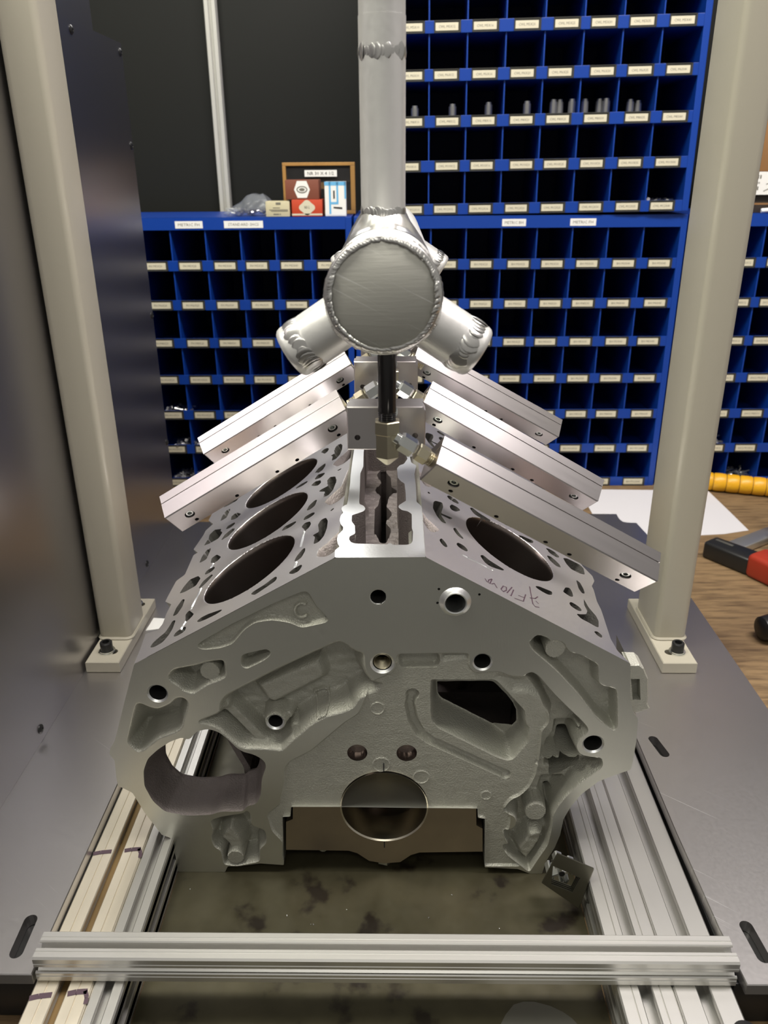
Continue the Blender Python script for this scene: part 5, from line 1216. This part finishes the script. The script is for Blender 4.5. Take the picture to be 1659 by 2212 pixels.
# branches with welded end caps
def branch(s, y, r=0.0172, L=0.0705):
    d = Vector((s * math.cos(math.radians(33)), 0, -math.sin(math.radians(33))))
    o = W(DC.x, y, DC.z)
    mb = MB(); mb.lathe(o, o + d, [(0.012, r), (L - 0.0165, r), (L - 0.0145, r * 0.975), (L - 0.013, r * 1.0), (L - 0.0035, r * 1.0), (L - 0.0012, r * 0.965), (L, r * 0.90)], 48); mb.build('branch_tube', MT['weldalu'], man, 40)
    c_ = o + d * (L - 0.0105); rp = ringpts(c_, d, r - 0.0003, 120)
    bead(rp, radial(c_, d, rp), 0.0062, 0.0034, seed=int(y * 100) + s + 7, wide=1.0, h=0.16, vary=0.22, tl=0.09)
    e = Vector((0, 1, 0)); g = d.cross(e); pts = []; nr = []
    for k in range(120):
        a = 2 * math.pi * k / 120; v = r * 1.03 * math.sin(a); q = math.sqrt(max(DR ** 2 - v ** 2, 1e-6))
        pts.append(o + d * (q + 0.0003) + e * (r * 1.03 * math.cos(a)) + g * v); nr.append(d + (e * math.cos(a) + g * math.sin(a)))
    bead(pts, nr, 0.0030, 0.0019, seed=int(y * 100) + 20 + s, h=0.4)
for y in (-0.0535, 0.402):
    for s in (-1, 1): branch(s, y)

# down pipes with hexagon couplings
def hexrot(p0, p1, prof, parent, m, name, n=6, ph=0.0):
    mb = MB(); mb.lathe(p0, p1, prof, n, ph=ph); return mb.build(name, m, parent)
PY = (-0.035, 0.113, 0.263)
for i, y in enumerate(PY):
    x = 0.0052
    mb = MB(); prof = [(0, 0.0062), (0.049, 0.0062)]
    for k in range(5): prof += [(0.0495 + k * 0.0014, 0.0061), (0.0502 + k * 0.0014, 0.0055)]
    prof += [(0.058, 0.0060)]
    mb.lathe(W(x, y, 0.5065), W(x, y, 0.40), prof, 28); mb.build('down_pipe', MT['pipe'], man, 40)
    hexrot(W(x, y, 0.4512), W(x, y, 0.40), [(0, 0.0086), (0.0006, 0.0094), (0.0090, 0.0094), (0.0095, 0.0088), (0.0255, 0.0088), (0.0320, 0.0015)], man, MT['gold'], 'hex_coupling', 6, math.radians(15))
    for s in ((1,) if i == 0 else (1, -1)):
        # swivel nut, adapter and thread running down to the bar end
        d = Vector((s * math.cos(math.radians(33)), 0, -math.sin(math.radians(33))))
        o = W(x, y - 0.004, 0.4435) + d * 0.0060
        mb = MB(); mb.cyl(o, o + d * 0.012, 0.0042, 20); mb.build('elbow_stub', MT['zinc'], man, 40)
        hexrot(o + d * 0.0035, o + d, [(0, 0.0055), (0.002, 0.0068), (0.0115, 0.0068), (0.0135, 0.0052)], man, MT['zinc'], 'swivel_nut', 6, 0.3)
        hexrot(o + d * 0.0182, o + d, [(0, 0.0057), (0.0008, 0.0063), (0.0080, 0.0063), (0.0088, 0.0056)], man, MT['gold'], 'adapter_hex', 6, 0.3)
        pr = [(0, 0.0048)]
        for k in range(4): pr += [(0.0006 + k * 0.0014, 0.0052), (0.0013 + k * 0.0014, 0.0046)]
        mb = MB(); mb.lathe(o + d * 0.0268, o + d, pr + [(0.0075, 0.0050)], 20); mb.build('thread', MT['gold'], man, 30)
    mb = MB(); mb.cyl(W(x + 0.002, y + 0.006, 0.4550), W(x + 0.002, y + 0.034, 0.4430), 0.0052, 18); mb.build('link_stub', MT['zinc'], man, 40)

# centre blocks behind each pipe
for (y, xl, xr, zb, zt), lb in (((0.0, -0.0245, 0.0325, 0.4180, 0.4506), 'machined aluminium centre block nearest the camera, behind the black pipe above the valley'), ((0.150, -0.0265, 0.0308, 0.4180, 0.4502), 'machined aluminium centre block behind the first one, between the middle pair of bars'), ((0.298, -0.0265, 0.0300, 0.4180, 0.4500), 'rearmost machined aluminium centre block, mostly hidden below the round end plate')):
    t = thing('centre_block', lb, 'block', 'centre blocks above the valley', ((xl + xr) / 2, y, zb)); o2 = Vector(t.location); w2 = (xr - xl) / 2; h = zt - zb
    mb = MB(); prism(mb, [(-w2, 0), (w2, 0), (w2, h - 0.0035), (w2 - 0.0020, h), (-w2, h)], [circle((-w2 + 0.0075, 0.0095), 0.0021), circle((w2 - 0.0075, 0.0108), 0.0021)], 0.0150, lambda a, b, d: (a, d, b), ch=0.0008); mb.build('block_body', MT['brushed'], t)
    mb = MB(); mb.box((-w2 + 0.001, 0.0152, 0), (w2 - 0.001, 0.024, h - 0.0003), ch=0.0005); mb.build('rear_plate', MT['brushed'], t)

# square bars set on edge, parallel to the decks
def flow_bar(label, P0, P1, ang, s, holes, cb, group=None):
    P0, P1 = Vector(P0), Vector(P1)
    e1 = (P1 - P0); L = e1.length; e1.normalize()
    Y = Vector((0, 1, 0)) - e1 * e1.y; Y.normalize(); Nn = e1.cross(Y)
    if Nn.z < 0: Nn = -Nn
    a = math.radians(ang); e2 = Y * math.cos(a) + Nn * math.sin(a); e3 = Y * math.sin(a) - Nn * math.cos(a)
    t = thing('flow_bar', label, 'bar', 'square bars above the decks'); M = Matrix((e1, e2, e3)).transposed().to_4x4(); M.translation = P0
    t.matrix_world = M
    # local frame: x along the bar, y back along the top face, z down the front face
    mb = MB(); f3 = lambda a_, b_, d: (a_, d, b_)
    prism(mb, [(0, 0), (L, 0), (L, s), (0, s)], [circle((x, z), 0.0017, 14) for x, z in holes] + [circle((x, z), 0.0042, 24) for x, z in cb], 0.0165, f3, ch=0.0008)
    mb.build('bar_body', MT['brushed'], t)
    mb = MB(); mb.box((0, 0.01652, 0), (L, s, s), ch=0.00012); mb.build('bar_lid', MT['brushed'], t)
    for x, z in cb:
        o = Vector((x, 0.0012, z)); mb = MB()
        mb.lathe(o, o + Vector((0, -1, 0)), [(-0.004, 0.0034), (-0.0004, 0.0034), (0, 0.0030), (0, 0.0018), (-0.0022, 0.0016), (-0.0024, 0.0001)], 24, cap=False)
        mb.lathe(o, o + Vector((0, -1, 0)), [(-0.0005, 0.00205), (0.0001, 0.0019), (-0.0020, 0.0016)], 6, cap=False, mi=0)
        mb.build('socket_screw', MT['screw'], t, 40)
    return t
H = lambda *p: [(x / 1000, z / 1000) for x, z in p]
flow_bar('nearest square aluminium bar on the right, its end closest to the right post', (0.0378, -0.0549, 0.4262), (0.1992, -0.0461, 0.3331), 37, 0.0250, H((167.0, 20.8), (22.2, 19.1), (61.0, 20.8), (103.0, 20.6), (123.8, 20.6)), H((167.0, 11.6), (19.4, 10.2)))
flow_bar('middle square aluminium bar on the right, between two other bars', (0.0341, 0.0914, 0.4284), (0.1866, 0.0879, 0.3404), 42, 0.0240, H((19.7, 20.6), (60, 20.6), (100, 20.6), (120, 20.6)), H((19.3, 11.8), (158.2, 11.7)))
flow_bar('rearmost square aluminium bar on the right, partly under the branch tube', (0.0298, 0.2515, 0.4309), (0.1862, 0.2699, 0.3406), 42, 0.0235, H((22.0, 20.4), (60, 20.4), (100, 20.4), (120, 20.4)), H((21.2, 11.6), (163.6, 11.7)))
flow_bar('nearer square aluminium bar on the left, above the open cylinder bores', (-0.0286, 0.0558, 0.4327), (-0.1777, 0.0384, 0.3466), 34, 0.0250, H((16.9, 20.9), (56.9, 21.0), (76.1, 20.8), (115.6, 20.8), (155.3, 20.4)), H((17.5, 10.8), (155.9, 11.0)))
flow_bar('rear square aluminium bar on the left, behind the nearer left bar', (-0.0330, 0.2286, 0.4302), (-0.1836, 0.2085, 0.3432), 40, 0.0235, H((18.2, 20.6), (58, 20.6), (100, 20.6), (120, 20.6)), H((18.4, 12.0), (156.1, 12.2)))
